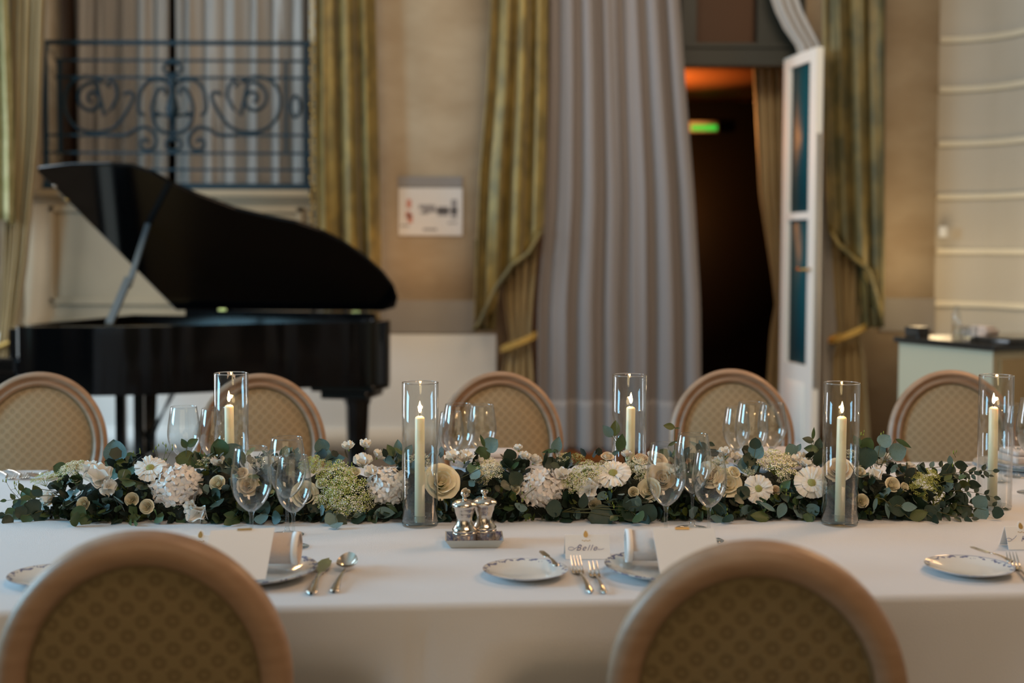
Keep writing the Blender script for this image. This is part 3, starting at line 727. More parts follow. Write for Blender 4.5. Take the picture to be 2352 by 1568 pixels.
for k in range(7): a = k / 7 * PI / 2; prof.append((-1, a, 2))
for k in range(13): prof.append((0, -1 + k / 6, 3))
for k in range(7): a = (1 - k / 7) * PI / 2; prof.append((1, a, 2))
for k in range(15): prof.append((1, -k * .60 / 14, 1))
rc = .014
def cloth(u, v):
    i = min(int(round(v * (len(prof) - 1))), len(prof) - 1); s, a, kd = prof[i]
    x = (u * 2 - 1) * (TL + .01)
    if kd == 3: return (x, a * (TH + .004 - rc), .75 + .0006 * sin(x * 7) * sin(a * 9 + x))
    if kd == 2: return (x, s * (TH + .004 - rc + rc * cos(a)), .75 - rc + rc * sin(a))
    drop = -a
    env = min(1, drop / .35)
    wv = .026 * sin(x * 5.1 + .8 * sin(x * 1.7)) + .015 * sin(x * 11.3 + 1.4 + drop * 3) + .008 * sin(x * 23 + drop * 5)
    crease = -.006 * math.exp(-((x + .085) / .006) ** 2) if s < 0 else 0
    push = 0
    for cx_, sd_ in CHX:
        if sd_ == s: push = max(push, max(0, min(1, (.36 - abs(x - cx_)) / .10)))
    push *= max(0, min(1, (drop - .10) / .12)) * .125
    return (x, s * (TH + .004 + env * (wv + .02) * (1 - min(1, push * 20)) + crease - push), .75 - rc - drop)
mb.grid(cloth, NL, len(prof) - 1)
o = obj('tablecloth', mb, M['cloth'], None, TC, (0, 0, TA), fix=False, solid=0)
tag(o, 'ivory linen tablecloth covering the long banquet table to its drop', 'tablecloth')

# ------------------------------------------------------------------ chairs
def make_chair(label, grp):
    t = thing('medallion_chair', label, 'chair', group=grp)
    rx, rz, cz = .212, .237, .73
    tilt = Matrix.Translation((0, 0, .45)) @ Matrix.Rotation(math.radians(9), 4, 'X') @ Matrix.Translation((0, 0, -.45))
    prof = [(0, -.010), (.001, .010), (-.004, .018), (-.013, .022), (-.020, .018), (-.0235, .011), (-.0265, .011), (-.030, .017), (-.037, .019), (-.044, .014), (-.047, .004), (-.046, -.010), (-.038, -.018), (-.022, -.0215), (-.007, -.018)]
    mb = MB(); N = 72; n = len(prof)
    P = [((rx + d_) * cos(a), y_, cz + (rz + d_) * sin(a)) for a in [2 * PI * k / N for k in range(N)] for d_, y_ in prof]
    mb.add(P, [(i * n + k, i * n + (k + 1) % n, ((i + 1) % N) * n + (k + 1) % n, ((i + 1) % N) * n + k) for i in range(N) for k in range(n)])
    obj('back_frame', mb.xf(tilt), M['wood'], t, auto=50)
    def disc(r0, y0, dome, s):
        b = MB(); rows = 7; P = [(0, y0 + s * dome, cz)]; Nn = 48
        for j in range(1, rows + 1):
            q = j / rows
            P += [((rx - r0) * q * cos(2 * PI * k / Nn), y0 + s * dome * (1 - q ** 3), cz + (rz - r0) * q * sin(2 * PI * k / Nn)) for k in range(Nn)]
        Fs = [(0, 1 + k, 1 + (k + 1) % Nn) for k in range(Nn)]
        Fs += [(1 + (j - 1) * Nn + k, 1 + j * Nn + k, 1 + j * Nn + (k + 1) % Nn, 1 + (j - 1) * Nn + (k + 1) % Nn) for j in range(1, rows) for k in range(Nn)]
        b.add(P, Fs); return b.xf(tilt)
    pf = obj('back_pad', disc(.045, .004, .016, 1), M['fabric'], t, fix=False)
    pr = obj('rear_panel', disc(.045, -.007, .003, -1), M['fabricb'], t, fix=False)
    for y_, r_ in ((.008, .046), (-.009, .046)):
        b = MB(); b.tube([((rx - r_) * cos(2 * PI * k / 48), y_, cz + (rz - r_) * sin(2 * PI * k / 48)) for k in range(48)], .0032, 6, closed=True)
        obj('piping', b.xf(tilt), M['piping'], pf if y_ > 0 else pr)
    ol = [(-.18, -.0), (-.21, .10), (-.215, .24), (-.19, .34), (-.1, .375), (.1, .375), (.19, .34), (.215, .24), (.21, .10), (.18, 0)]
    mb = MB(); mb.prism([(x, y_, .375) for x, y_ in ol], (0, 0, .055)); obj('seat_rail', mb, M['wood'], t, smooth=False, bevel=.008)
    mb = MB(); mb.prism([(x * .96, .02 + y_ * .94, .43) for x, y_ in ol], (0, 0, .055)); obj('seat', mb, M['fabric'], t, bevel=.02)
    for s in (-1, 1):
        mb = MB(); mb.lathe([(0, .40), (.026, .40), (.026, .35), (.018, .34), (.024, .325), (.022, .30), (.011, .03), (.014, .02), (.010, 0), (0, 0)], 14, (s * .17, .32, 0)); obj('leg', mb, M['wood'], t, auto=50)
        a = math.radians(-118 if s < 0 else -62)
        q = tilt @ Vector(((rx - .02) * cos(a), 0, cz + (rz - .02) * sin(a)))
        mb = MB(); mb.tube([(s * .175, -.10, 0), (s * .172, -.04, .2), (s * .168, 0, .40), (s * .150, .006, .47), tuple(q)], [.012, .017, .022, .02, .017], 10); obj('leg', mb, M['wood'], t)
    return t
FARC = [(88, 856, 14), (594, 857, 12), (1145, 850, 8), (1678, 842, -4), (2184, 842, -12)]
far_l = ['medallion chair across the table at the far left, in front of the piano keyboard',
         'medallion chair across the table, below the piano case and behind the leftmost candle',
         'medallion chair across the table, in front of the swagged drape and wall',
         'medallion chair across the table, in front of the dark doorway and door leaf',
         'medallion chair across the table at the far right, in front of the pale green cabinet']
TOPZ = .73 + .237
ch0 = None
for (px, py, rr), lb in zip(FARC, far_l):
    D = (CAMZ - TOPZ) * F / (py - HZ); p = aty(px, py, D)
    c = make_chair(lb, 'medallion chairs on the far side of the table') if ch0 is None else copy_tree(ch0)
    ch0 = ch0 or c; c['label'] = lb
    rz_ = TA + PI + math.radians(rr)
    place(c, (p.x + .08 * sin(rz_) * -1, p.y - .08 * cos(rz_) * -1 * -1, 0), rz_)
    back = Vector((sin(rz_), -cos(rz_), 0))
    c.location = Vector((p.x, p.y, 0)) - back * .08
for (px, py, rr), lb in zip([(322, 1222, 2), (1745, 1238, -11)], ['blurred medallion chair seen from behind, nearest the left plate and menu card', 'blurred medallion chair seen from behind, nearest the place card and forks, right of centre']):
    D = (CAMZ - TOPZ) * F / (py - HZ); p = aty(px, py, D)
    c = copy_tree(ch0); c['label'] = lb; c['group'] = 'medallion chairs on the near side of the table'
    rz_ = TA + math.radians(rr); back = Vector((sin(rz_), -cos(rz_), 0))
    place(c, Vector((p.x, p.y, 0)) - back * .08, rz_)

# ------------------------------------------------------------------ hurricane candles
def make_hurricane():
    t = thing('hurricane_shade', 'x', 'candle holder', group='glass cylinder shades round the candles')
    R, H, w_ = .0405, .320, .0022
    mb = MB(); mb.lathe([(R, .010), (R, H - .001), (R - w_ / 2, H), (R - w_, H - .001), (R - w_, .010)], 48, closed=True); obj('cylinder', mb, M['glass'], t)
    mb = MB(); mb.tube([((R - w_ / 2) * cos(2 * PI * k / 48), (R - w_ / 2) * sin(2 * PI * k / 48), H) for k in range(48)], .0013, 6, closed=True); obj('rim', mb, M['crystal'], t)
    mb = MB(); mb.lathe([(0, .0), (R - .001, .0), (R + .0003, .004), (R, .009), (R - .006, .0095), (.020, .0065), (0, .0065)], 48)
    fo = obj('foot', mb, M['footglass'], t)
    mb = MB(); mb.lathe([(.0135, .0066), (.0175, .0066), (.0165, .018), (.0155, .022), (.0128, .022), (.0125, .0075)], 32, closed=True); obj('candle_cup', mb, M['footglass'], t)
    return t
def make_candle():
    t = thing('taper_candle', 'x', 'candle', group='lit ivory candles in glass shades')
    H = .238
    mb = MB(); mb.lathe([(0, 0), (.0116, 0), (.0112, H * .5), (.0108, H - .006), (.0092, H - .0025), (.0040, H), (0, H - .001)], 28); obj('wax_body', mb, M['wax'], t)
    mb = MB(); mb.tube([(0, 0, H - .002), (0, 0, H + .004), (.0008, 0, H + .009)], .0008, 6); obj('wick', mb, M['wick'], t)
    mb = MB(); h0 = H + .0065
    mb.lathe([(0, h0), (.0024, h0 + .002), (.0038, h0 + .006), (.0037, h0 + .011), (.0025, h0 + .018), (.0010, h0 + .024), (0, h0 + .027)], 14); obj('flame', mb, M['flame'], t)
    return t
hur = [(532, 3.03, 528, .012, 'leftmost, behind the leaves near the left end of the garland'), (965, 2.84, 963.5, 0, 'in front of the garland, left of the silver mills'),
       (1444, 3.03, 1447, -.008, 'behind the garland in front of the grey sheer curtain'), (1930, 2.87, 1930, -.006, 'in front of the garland at right, beyond the near right chair'),
       (2284, 3.06, 2277, .006, 'rightmost, standing beyond the garland end')]
h0_, c0_ = make_hurricane(), make_candle()
for i, (px, D, cpx, tl, lb) in enumerate(hur):
    h_ = h0_ if i == 0 else copy_tree(h0_); c_ = c0_ if i == 0 else copy_tree(c0_)
    p = aty(px, 1100, D); p.z = .7505
    h_.location = p; h_['label'] = 'clear glass cylinder shade, ' + lb
    c_.location = (p.x + (cpx - px) / F * D * .6, p.y, .7505 + .0075); c_.rotation_euler = (0, -tl, 0)
    c_['label'] = 'lit ivory candle, ' + lb.replace('standing beyond', 'burning beyond')
    point('candle_light', (p.x, p.y, .7505 + .238 + .035), .55, (1.0, .55, .22), .006)

# ------------------------------------------------------------------ wine glasses
def make_glass(kind=0):
    t = thing('wine_glass' if kind == 0 else 'flute_glass', 'x', 'glass')
    if kind == 0:
        o = [(.0055, .0785), (.0150, .0850), (.0270, .0975), (.0370, .1160), (.0415, .1370), (.0405, .160), (.0370, .185), (.0328, .210)]
        th = .0010; base = .036; zs_ = .080
    else:
        o = [(.003, .095), (.008, .103), (.0125, .125), (.0145, .150), (.0140, .180), (.0125, .206)]
        th = .0008; base = .028; zs_ = .096
    oo = smooth([(a, 0, b) for a, b in o], 4)
    outer = [(q.x, q.z) for q in oo]; inner = [(max(a - th, .0), b + (.0035 if i == 0 else 0) * 0) for i, (a, b) in enumerate(outer)][::-1]
    mb = MB(); mb.lathe(outer + [(outer[-1][0] - th / 2, outer[-1][1] + .0006)] + inner[:-2] + [(0, outer[0][1] + .006)], 40)
    obj('bowl', mb, M['glass'], t)
    mb = MB(); mb.tube([((outer[-1][0] - th / 2) * cos(2 * PI * k / 40), (outer[-1][0] - th / 2) * sin(2 * PI * k / 40), outer[-1][1]) for k in range(40)], .0006, 5, closed=True); obj('lip', mb, M['footglass'], t)
    mb = MB(); a0 = outer[0]
    mb.lathe([(0, 0), (base, 0), (base, .0015), (base * .8, .0030), (base * .35, .0055), (.0062, .009), (.0043, .016), (.0036, .045), (.0040, zs_ - .012), (.0058, zs_ - .003), (a0[0] + .003, a0[1] + .002), (a0[0] - .001, a0[1] + .004), (0, a0[1] + .003)], 32); obj('stem', mb, M['footglass'], t)
    return t
wg = make_glass(); fl = make_glass(1)
GL = [(577, 1031, 1, 'near left place, front-left of three wine glasses by the menu card'), (659, 1008, 1, 'near left place, rearmost and tallest of three glasses by the menu card'), (673.5, 1050, .9, 'near left place, smaller right-hand glass above the rolled napkin'),
      (1531, 1022, 1, 'near right place, front-left of three glasses behind the menu card'), (1592, 1000, 1, 'near right place, rearmost and tallest of three glasses'), (1630, 1041, .9, 'near right place, small right-hand glass of three'),
      (422, 936, 1, 'far side, empty wine glass left of the leftmost candle'), (494, 940, 1, 'far side, wine glass just touching the leftmost candle shade in view'),
      (1053, 930, 1.03, 'far side, taller glass right of the second candle'), (1107, 932, .95, 'far side, wine glass in front of the middle chair, right of its pair'), (1036, 948, .85, 'far side, small glass half hidden behind the second candle shade'),
      (1692, 937, .9, 'far side, leftmost small glass before the chair by the doorway'), (1727, 926, 1.05, 'far side, tallest glass before the chair by the doorway'), (1774, 928, .95, 'far side, right-hand glass before the chair by the doorway'),
      (2340, 930, .95, 'far side, wine glass just right of the rightmost candle shade'), (2380, 918, 1.15, 'far side, wine glass cut by the right edge of the photo')]
for i, (px, py, s, lb) in enumerate(GL):
    g = wg if i == 0 else copy_tree(wg)
    D = (CAMZ - .75 - .21 * s) * F / (py - HZ - ROLL * (px - CX)); p = aty(px, py, D)
    place(g, (p.x, p.y, .7508), .7 * i, lb, s); g['group'] = 'wine glasses on the banquet table'
p = aty(2301, 927, 3.41); place(fl, (p.x, p.y, .7508), 0, 'slender clear flute glass seen through the rightmost candle shade')

# ------------------------------------------------------------------ plates, napkins, cards
def plate(px, py, R, mt, label, name='dinner_plate', z=.7508):
    mb = MB(); k = R / .118
    pr = [(0, .004), (R * .50, .004), (R * .62, .0055), (R * .70, .0105 * k), (R * .98, .0195 * k), (R, .0205 * k), (R * .985, .0175 * k), (R * .66, .0035), (R * .55, 0), (0, 0)]
    mb.lathe(pr, 64); p = atz(px, py, .75 + .02 * k)
    o = obj(name, mb, mt, None, (p.x, p.y, z), auto=60); tag(o, label, 'plate'); return Vector((p.x, p.y, z))
pL = plate(588, 1302, .115, M['chinal'], 'blue-rimmed dinner plate under the left menu card and rolled napkin')
pR = plate(1523, 1295, .112, M['chinal'], 'blue-rimmed dinner plate under the right menu card and napkin')
b1 = plate(1207, 1306, .081, M['chinab'], 'small blue-rimmed bread plate holding a butter knife, centre of the near side', 'bread_plate')
b2 = plate(2226, 1298, .083, M['chinab'], 'small blue-rimmed bread plate at the near right with a knife on its rim', 'bread_plate')
plate(122, 1318, .081, M['chinab'], 'bread plate peeking out left of the near left chair', 'bread_plate')
def far_place(px, py, lb, dz=0):
    q = plate(px, py, .118, M['chinal'], 'dinner plate ' + lb, z=.7508 + dz)
    mb = MB(); mb.prism([(-.085, -.07, .0215), (.085, -.065, .0215), (.08, .06, .0215), (-.08, .065, .0215)], (0, 0, .020)); mb.prism([(-.075, -.055, .0415), (.075, -.06, .0415), (.07, .05, .0415), (-.07, .05, .0415)], (0, 0, .014))
    o = obj('folded_napkin', mb, M['napkin'], None, q, (0, 0, TA + .1), bevel=.009); tag(o, 'blush folded napkin ' + lb, 'napkin')
    return q
far_place(600, 1072, 'at the far place before the chair behind the leftmost candle')
far_place(1130, 1064, 'at the far place before the middle chair')
far_place(1765, 1060, 'at the far place before the chair by the doorway')
far_place(2366, 1062, 'at the far right place, beyond the rightmost candle', .0042)
mb = MB(); mb.lathe([(0, 0), (.10, 0), (.150, .006), (.155, .0085), (.150, .0095), (.10, .0035), (0, .0035)], 64); q = atz(2366, 1067, .755)
tag(obj('charger_plate', mb, M['traych'], None, (q.x, q.y, .7508), auto=60), 'wide pale charger under the far right dinner plate', 'plate')

def napkin_roll(p, L, rz, label, side):
    """flat rolled napkin lying on a plate, its open end showing the layers"""
    t = thing('rolled_napkin', label, 'napkin', p, rz)
    mb = MB(); W, Hh = .046, .029
    def ring(x, k=1.0): return [(x, W * k * cos(a) * (1 - .12 * abs(sin(a))), .012 + Hh * k + Hh * k * sin(a) * (.95 if sin(a) > 0 else .9)) for a in [2 * PI * j / 28 for j in range(28)]]
    P = ring(-L / 2) + ring(0, 1.02) + ring(L / 2)
    mb.add(P, [(r * 28 + j, r * 28 + (j + 1) % 28, (r + 1) * 28 + (j + 1) % 28, (r + 1) * 28 + j) for r in range(2) for j in range(28)])
    obj('outer_layer', mb, M['napkin'], t, fix=False, solid=.003)
    for j, kk in enumerate((.84, .66, .48, .3)):
        mb = MB(); a_, b_ = ring(-L / 2 + .004, kk), ring(L / 2 - .004, kk); dz = Vector((0, 0, (1 - kk) * Hh))
        P = [Vector(q) + dz for q in a_ + b_]
        mb.add(P, [(j2, (j2 + 1) % 28, 28 + (j2 + 1) % 28, 28 + j2) for j2 in range(28)]); obj('inner_layer', mb, M['napkin'], t, fix=False, solid=.003)
    mb = MB(); x = side * (L / 2 - .006)
    P = []
    for a in [2 * PI * j / 32 for j in range(32)]:
        for dx_ in (-.006, .006): P.append((x + dx_, (W + .003) * cos(a) * (1 - .12 * abs(sin(a))), .012 + Hh + (Hh + .003) * sin(a) * .95))
    mb.add(P, [(2 * j, 2 * j + 1, 2 * ((j + 1) % 32) + 1, 2 * ((j + 1) % 32)) for j in range(32)]); obj('ribbon', mb, M['card'], t, fix=False, solid=.0015)
    return t
q = aty(618, 1290, pL.y + .028); napkin_roll((q.x - .02, pL.y + .03, .7565), .155, .05, 'rolled blush napkin on the left plate, partly under the menu card', 1)
q = aty(1500, 1290, pR.y + .02); napkin_roll((q.x + .015, pR.y + .028, .7565), .135, -.03, 'rolled pale napkin with a white ribbon on the right plate', -1)

def menu(corners, label, tabx):
    """stiff menu card leaning on the napkin; corners: TL, TR, BR pixels"""
    zb_, zt_ = .7725, .842
    TLp, TRp, BRp = corners[:3]
    tr, br = None, atz(BRp[0], BRp[1], zb_)
    tl, tr = atz(TLp[0], TLp[1], zt_), atz(TRp[0], TRp[1], zt_)
    xd = (tr - tl); wdt = xd.length; xd.normalize()
    bl = br - xd * wdt if corners[3] == 'R' else None
    if bl is None: bl = br; br = bl + xd * wdt
    n_ = xd.cross(((tl + tr) / 2 - (bl + br) / 2)).normalized(); n_ = n_ if n_.y < 0 else -n_
    o3 = (bl + br) / 2
    t = thing('menu_card', label, 'card', o3)
    mb = MB(); mb.prism([bl - o3, br - o3, tr - o3, tl - o3], -n_ * .0012); obj('card', mb, M['card'], t, smooth=False)
    up = ((tl + tr) / 2 - o3).normalized(); c_ = tl.lerp(tr, tabx) - o3
    mb = MB(); h = .013; w2 = .0135
    mb.prism([c_ - xd * w2 - up * .004 + n_ * .0004, c_ + xd * w2 - up * .004 + n_ * .0004, c_ + xd * w2 + up * .001 + n_ * .0004, c_ - xd * w2 + up * .001 + n_ * .0004], n_ * .0008); obj('gilt_tab', mb, M['gilt'], t, smooth=False)
menu(((484, 1218), (631, 1211), (610, 1329), 'R'), 'blank white menu card with a gold tab, leaning on the left napkin', .53)
menu(((1498, 1212), (1640, 1212), (1516, 1316), 'L'), 'blank white menu card with a gold tab, leaning on the right napkin', .48)

def place_card(TLp, BLp, wpx, text, label, emb=.47, txt=.47, up_=True):
    bl = atz(BLp[0], BLp[1], .7512); D = bl.y
    tl = aty(TLp[0], TLp[1], D + .022); h = tl.z - bl.z
    W_ = wpx / F * D
    t = thing('place_card', label, 'card', (bl.x, bl.y, bl.z), TA * .5)
    mb = MB(); mb.prism([(0, 0, 0), (W_, 0, 0), (W_, .022, h), (0, .022, h)], (0, .0008, 0)); obj('front_face', mb, M['card'], t, smooth=False)
    mb = MB(); mb.prism([(0, .046, 0), (W_, .046, 0), (W_, .023, h), (0, .023, h)], (0, .0008, 0)); obj('rear_face', mb, M['card'], t, smooth=False)
    sl = math.atan2(h, .022)
    if text:
        cu = bpy.data.curves.new('handwriting', 'FONT'); cu.body = text; cu.size = .0170; cu.shear = .45; cu.align_x = 'CENTER'; cu.extrude = .00015; cu.space_character = 1.25; cu.offset = -.0002
        tmp = bpy.data.objects.new('tmp_text', cu); me_ = bpy.data.meshes.new_from_object(tmp); bpy.data.objects.remove(tmp); bpy.data.curves.remove(cu)
        me_.name = 'handwriting'; me_.materials.clear(); me_.materials.append(M['ink'])
        o = link('handwriting', me_, t, (W_ * txt, .022 * .36 - .0009, h * .36), (sl, 0, 0))
    cx_ = W_ * emb
    def pt(x, z, d_=-.0012): return (cx_ + x, .022 * z / h + d_, z)
    if text:
        mb = MB(); mb.tube([pt(-.030 + .006 * cos(a), h * .44 + .003 * sin(a)) for a in [k * .6 for k in range(11)]] + [pt(-.018, h * .5), pt(-.012, h * .62)], .00035, 4); mb.tube([pt(.02, h * .42), pt(.03, h * .40), pt(.036, h * .44)], .0003, 4)
        obj('pen_flourish', mb, M['ink'], t)
    mb = MB(); mb.prism([pt(.0062 * sin(a) * (1 - .25 * cos(a)), h + .002 + .0085 * cos(a), -.0006) for a in [2 * PI * k / 20 for k in range(20)]], (0, .001, 0)); obj('card_crest', mb, M['card'], t, smooth=False)
    mb = MB(); mb.prism([pt(.0042 * sin(a) * (1 - .35 * cos(a)), h + .0015 + .006 * cos(a), -.0014) for a in [2 * PI * k / 20 for k in range(20)]], (0, .0006, 0))
    for k in range(5): mb.prism([pt(-.008 + k * .0036, h - .0105 - .001 * (k % 2)), pt(-.0058 + k * .0036, h - .0105 - .001 * (k % 2)), pt(-.0058 + k * .0036, h - .0092 - .001 * (k % 2)), pt(-.008 + k * .0036, h - .0092 - .001 * (k % 2))], (0, .0004, 0))
    obj('gilt_emblem', mb, M['gilt'], t, smooth=False)
place_card((1297, 1228), (1299, 1284), 104, 'Belle', 'white tent place card handwritten Belle behind the two forks')
place_card((2302, 1209), (2317, 1262), 104, 'Ku', 'white tent place card cut by the right edge, its name beginning with K', .36, .42)
place_card((426, 1229), (428, 1282), 92, '', 'white tent place card mostly hidden behind the near left chair', .3, .6)

# ------------------------------------------------------------------ cutlery
def handle(mb, L0, L1, w0, w1, z0_, z1_, t_=.0022):
    n = 12
    for k in range(n):
        pass
    def fn(u, v):
        a = 2 * PI * u; s = v; y_ = L0 + (L1 - L0) * s
        w_ = w0 + (w1 - w0) * s ** 2.2 + .0012 * max(0, 1 - abs(s - .1) / .06)
        if s > .94: w_ *= math.sqrt(max(0, 1 - ((s - .94) / .062) ** 2))
        return (w_ * cos(a), y_, z0_ + (z1_ - z0_) * s + t_ * sin(a) + .003 * sin(PI * s))
    mb.grid(fn, 12, 22)
def make_fork(tines, L=.205):
    mb = MB(); handle(mb, -.005, -L * .66, .0028, .0085, .0065, .0028)
    # neck and root of the tines, then tines curving up
    hw = .0125 if tines == 4 else .0135
    def arc(s): return .0065 + .018 * (s ** 1.4) - .010 * sin(PI * s)
    Lh = L * .34
    def root(u, v):
        s = v * .42; w_ = .003 + (hw - .003) * min(1, (v * 1.5)) ** .7
        return ((u * 2 - 1) * w_, s * Lh, arc(s) + .0006)
    b2_ = MB(); b2_.grid(root, 6, 8); n = len(b2_.v)
    b2_.add([(x, y_, z_ - .0016) for x, y_, z_ in b2_.v], [tuple(reversed(f)) for f in b2_.f])
    mb.add(b2_.v, b2_.f)
    wt = hw * 2 / (tines + (tines - 1) * .55)
    for k in range(tines):
        x0 = -hw + wt / 2 + k * wt * 1.55
        pts_, rr_ = [], []
        for j in range(9):
            s = .38 + .62 * j / 8; pts_.append((x0 * (1 - .06 * j / 8), s * Lh, arc(s))); rr_.append(wt / 2 * (1 if j < 5 else 1 - (j - 5) * .22) * (.9 if tines == 4 else 1))
        mb.tube(pts_, rr_, 6)
    return mb
def spoon():
    mb = MB(); handle(mb, -.002, -.140, .0028, .0095, .0065, .0026)
    def bowl(u, v):
        a = 2 * PI * u; q = v
        x = .0195 * q * cos(a) * (1 - .10 * sin(a)); y_ = .030 + .031 * q * sin(a)
        return (x, y_, .004 + .0095 * q * q + .010 * max(0, (y_ - .01) / .05) ** 2)
    b = MB(); b.grid(bowl, 28, 8); b.add([(x, y_, z_ - .0013) for x, y_, z_ in b.v], [tuple(reversed(f)) for f in b.f]); mb.add(b.v, b.f)
    return mb
def fishknife(L=.205, bw=.013, blunt=False):
    mb = MB(); handle(mb, -.002, -L * .56, .0032, .0095, .0045, .0030)
    Lb = L * .44
    if blunt: ol = [(-.004, 0), (-.008, .004), (-bw, .012), (-bw * 1.05, Lb * .8), (-bw * .6, Lb), (bw * .25, Lb * .95), (.006, .01), (.004, 0)]
    else: ol = [(-.004, 0), (-.007, .006), (-.0045, .010), (-bw * .95, .022), (-bw, Lb * .55), (-bw * .55, Lb * .85), (bw * .3, Lb), (bw * .32, Lb * .88), (bw * .75, Lb * .78), (bw * .85, Lb * .4), (.006, .010), (.007, .004), (.004, 0)]
    mb.prism([(x, y_, .0035) for x, y_ in ol], (0, 0, .0018))
    return mb
def cutlery(name, mb, hp, tp, label, ztip=.0, z=.7512, lift=None):
    """hp: pixel of the handle end, tp: pixel of the tip's footprint"""
    a, b = atz(hp[0], hp[1], .753), atz(tp[0], tp[1], .753 + ztip)
    d_ = (b - a); d_.z = 0; ang = math.atan2(-d_.x, d_.y)
    ys = [v[1] for v in mb.v]; k = d_.length / (max(ys) - min(ys))
    k = max(.8, min(1.25, k))
    o = obj(name, mb, M['silver'], None, auto=70, merge=True)
    o.scale = (k,) * 3; o.rotation_euler = (0, 0, ang)
    mid = (a + b) / 2; my = (max(ys) + min(ys)) / 2 * k
    o.location = (mid.x + sin(ang) * my, mid.y - cos(ang) * my, z)
    return tag(o, label, name.split('_')[-1])
cutlery('dinner_fork', make_fork(4), (1357, 1361), (1321, 1274), 'four-tined silver fork beside the bread plate, left of its pair', .022)
cutlery('fish_fork', make_fork(3), (1389, 1361), (1361, 1283), 'broad three-tined silver fork beside the right-hand plate', .022)
cutlery('fish_knife', fishknife(), (713, 1367), (752, 1284), 'silver fish knife with a notched blade beside the left plate', 0)
cutlery('soup_spoon', spoon(), (766, 1360), (803, 1273), 'silver soup spoon lying right of the fish knife', .018)
cutlery('dinner_fork', make_fork(4), (2378, 1350), (2322, 1266), 'four-tined silver fork cut by the right edge of the photo', .022)
def on_plate_knife(c, hp, tp, label):
    o = cutlery('butter_knife', fishknife(.15, .011, True), hp, tp, label); o.location.z = .7508 + .0155
    return o
on_plate_knife(b1, (1277, 1316), (1247, 1285), 'silver butter knife lying on the centre bread plate')
on_plate_knife(b2, (2324, 1308), (2232, 1274), 'silver butter knife across the right bread plate')
for i, (hp, tp, kd, lb) in enumerate([((18, 1078), (66, 1102), 'f', 'silver fork on the far side at the left edge of the table, left one'), ((-12, 1079), (34, 1103), 'f', 'silver fork at the very left edge, partly out of the photo'), ((140, 1076), (66, 1101), 's', 'silver spoon on the far side before the leftmost chair'),
                            ((172, 1078), (106, 1103), 'k', 'silver knife on the far side right of the spoon'), ((2228, 1066), (2160, 1078), 's', 'silver spoon on the far side beyond the garland end')]):
    mbx = make_fork(4) if kd == 'f' else (spoon() if kd == 's' else fishknife())
    cutlery({'f': 'table_fork', 's': 'table_spoon', 'k': 'table_knife'}[kd], mbx, hp, tp, lb)

# ------------------------------------------------------------------ silver mills on a tray
p = atz(1089, 1247, .752)
t = thing('china_tray', 'small square-sided china tray with a blue inside, holding two silver mills', 'tray', (p.x, p.y, .7508), TA * .6)
def frus(w0, d0, z0_, w1, d1, z1_, inner=False):
    return [(-w0, -d0, z0_), (w0, -d0, z0_), (w0, d0, z0_), (-w0, d0, z0_), (-w1, -d1, z1_), (w1, -d1, z1_), (w1, d1, z1_), (-w1, d1, z1_)]
mb = MB(); sw = [(0, 1, 5, 4), (1, 2, 6, 5), (2, 3, 7, 6), (3, 0, 4, 7)]
mb.add(frus(.049, .036, 0, .0605, .046, .017), [(3, 2, 1, 0)] + sw)
mb.add([(-.0605, -.046, .017), (.0605, -.046, .017), (.0605, .046, .017), (-.0605, .046, .017), (-.058, -.0435, .0165), (.058, -.0435, .0165), (.058, .0435, .0165), (-.058, .0435, .0165)], sw)
obj('tray_body', mb, M['traych'], t, smooth=False, fix=False)
mb = MB(); mb.add(frus(.047, .034, .003, .058, .0435, .0165), [(0, 1, 2, 3)] + [tuple(reversed(f)) for f in sw]); obj('painted_inside', mb, M['trayin'], t, smooth=False, fix=False)
for px, py, lb in ((1066, 1246, 'silver salt mill, front-left one on the china tray'), (1112, 1240, 'silver pepper mill, rear-right one on the china tray')):
    q = atz(px, py, .7545)
    q.y += .012
    t = thing('silver_mill', lb, 'mill', (q.x, q.y, .7543), group='silver mills on the tray')
    mb = MB(); mb.lathe([(0, 0), (.0245, 0), (.0250, .002), (.0245, .0155), (.0262, .017), (.0262, .020), (.0250, .0215), (.0258, .0235), (.0255, .027), (.0225, .031), (.0185, .038), (.0162, .046), (.0168, .053), (.0192, .060), (.0208, .0635), (.0215, .070), (.0225, .071), (.0228, .0735)], 40); obj('body', mb, M['mill'], t, auto=50)
    mb = MB(); mb.lathe([(.0226, .0735), (.0262, .0745), (.0268, .0775), (.0255, .081), (.0200, .0855), (.0110, .0885), (.0050, .0895), (.0042, .093), (.0048, .0965), (.0076, .0985), (.0084, .1015), (.0070, .1048), (0, .106)], 40); hd = obj('domed_cap', mb, M['mill'], t, auto=50)

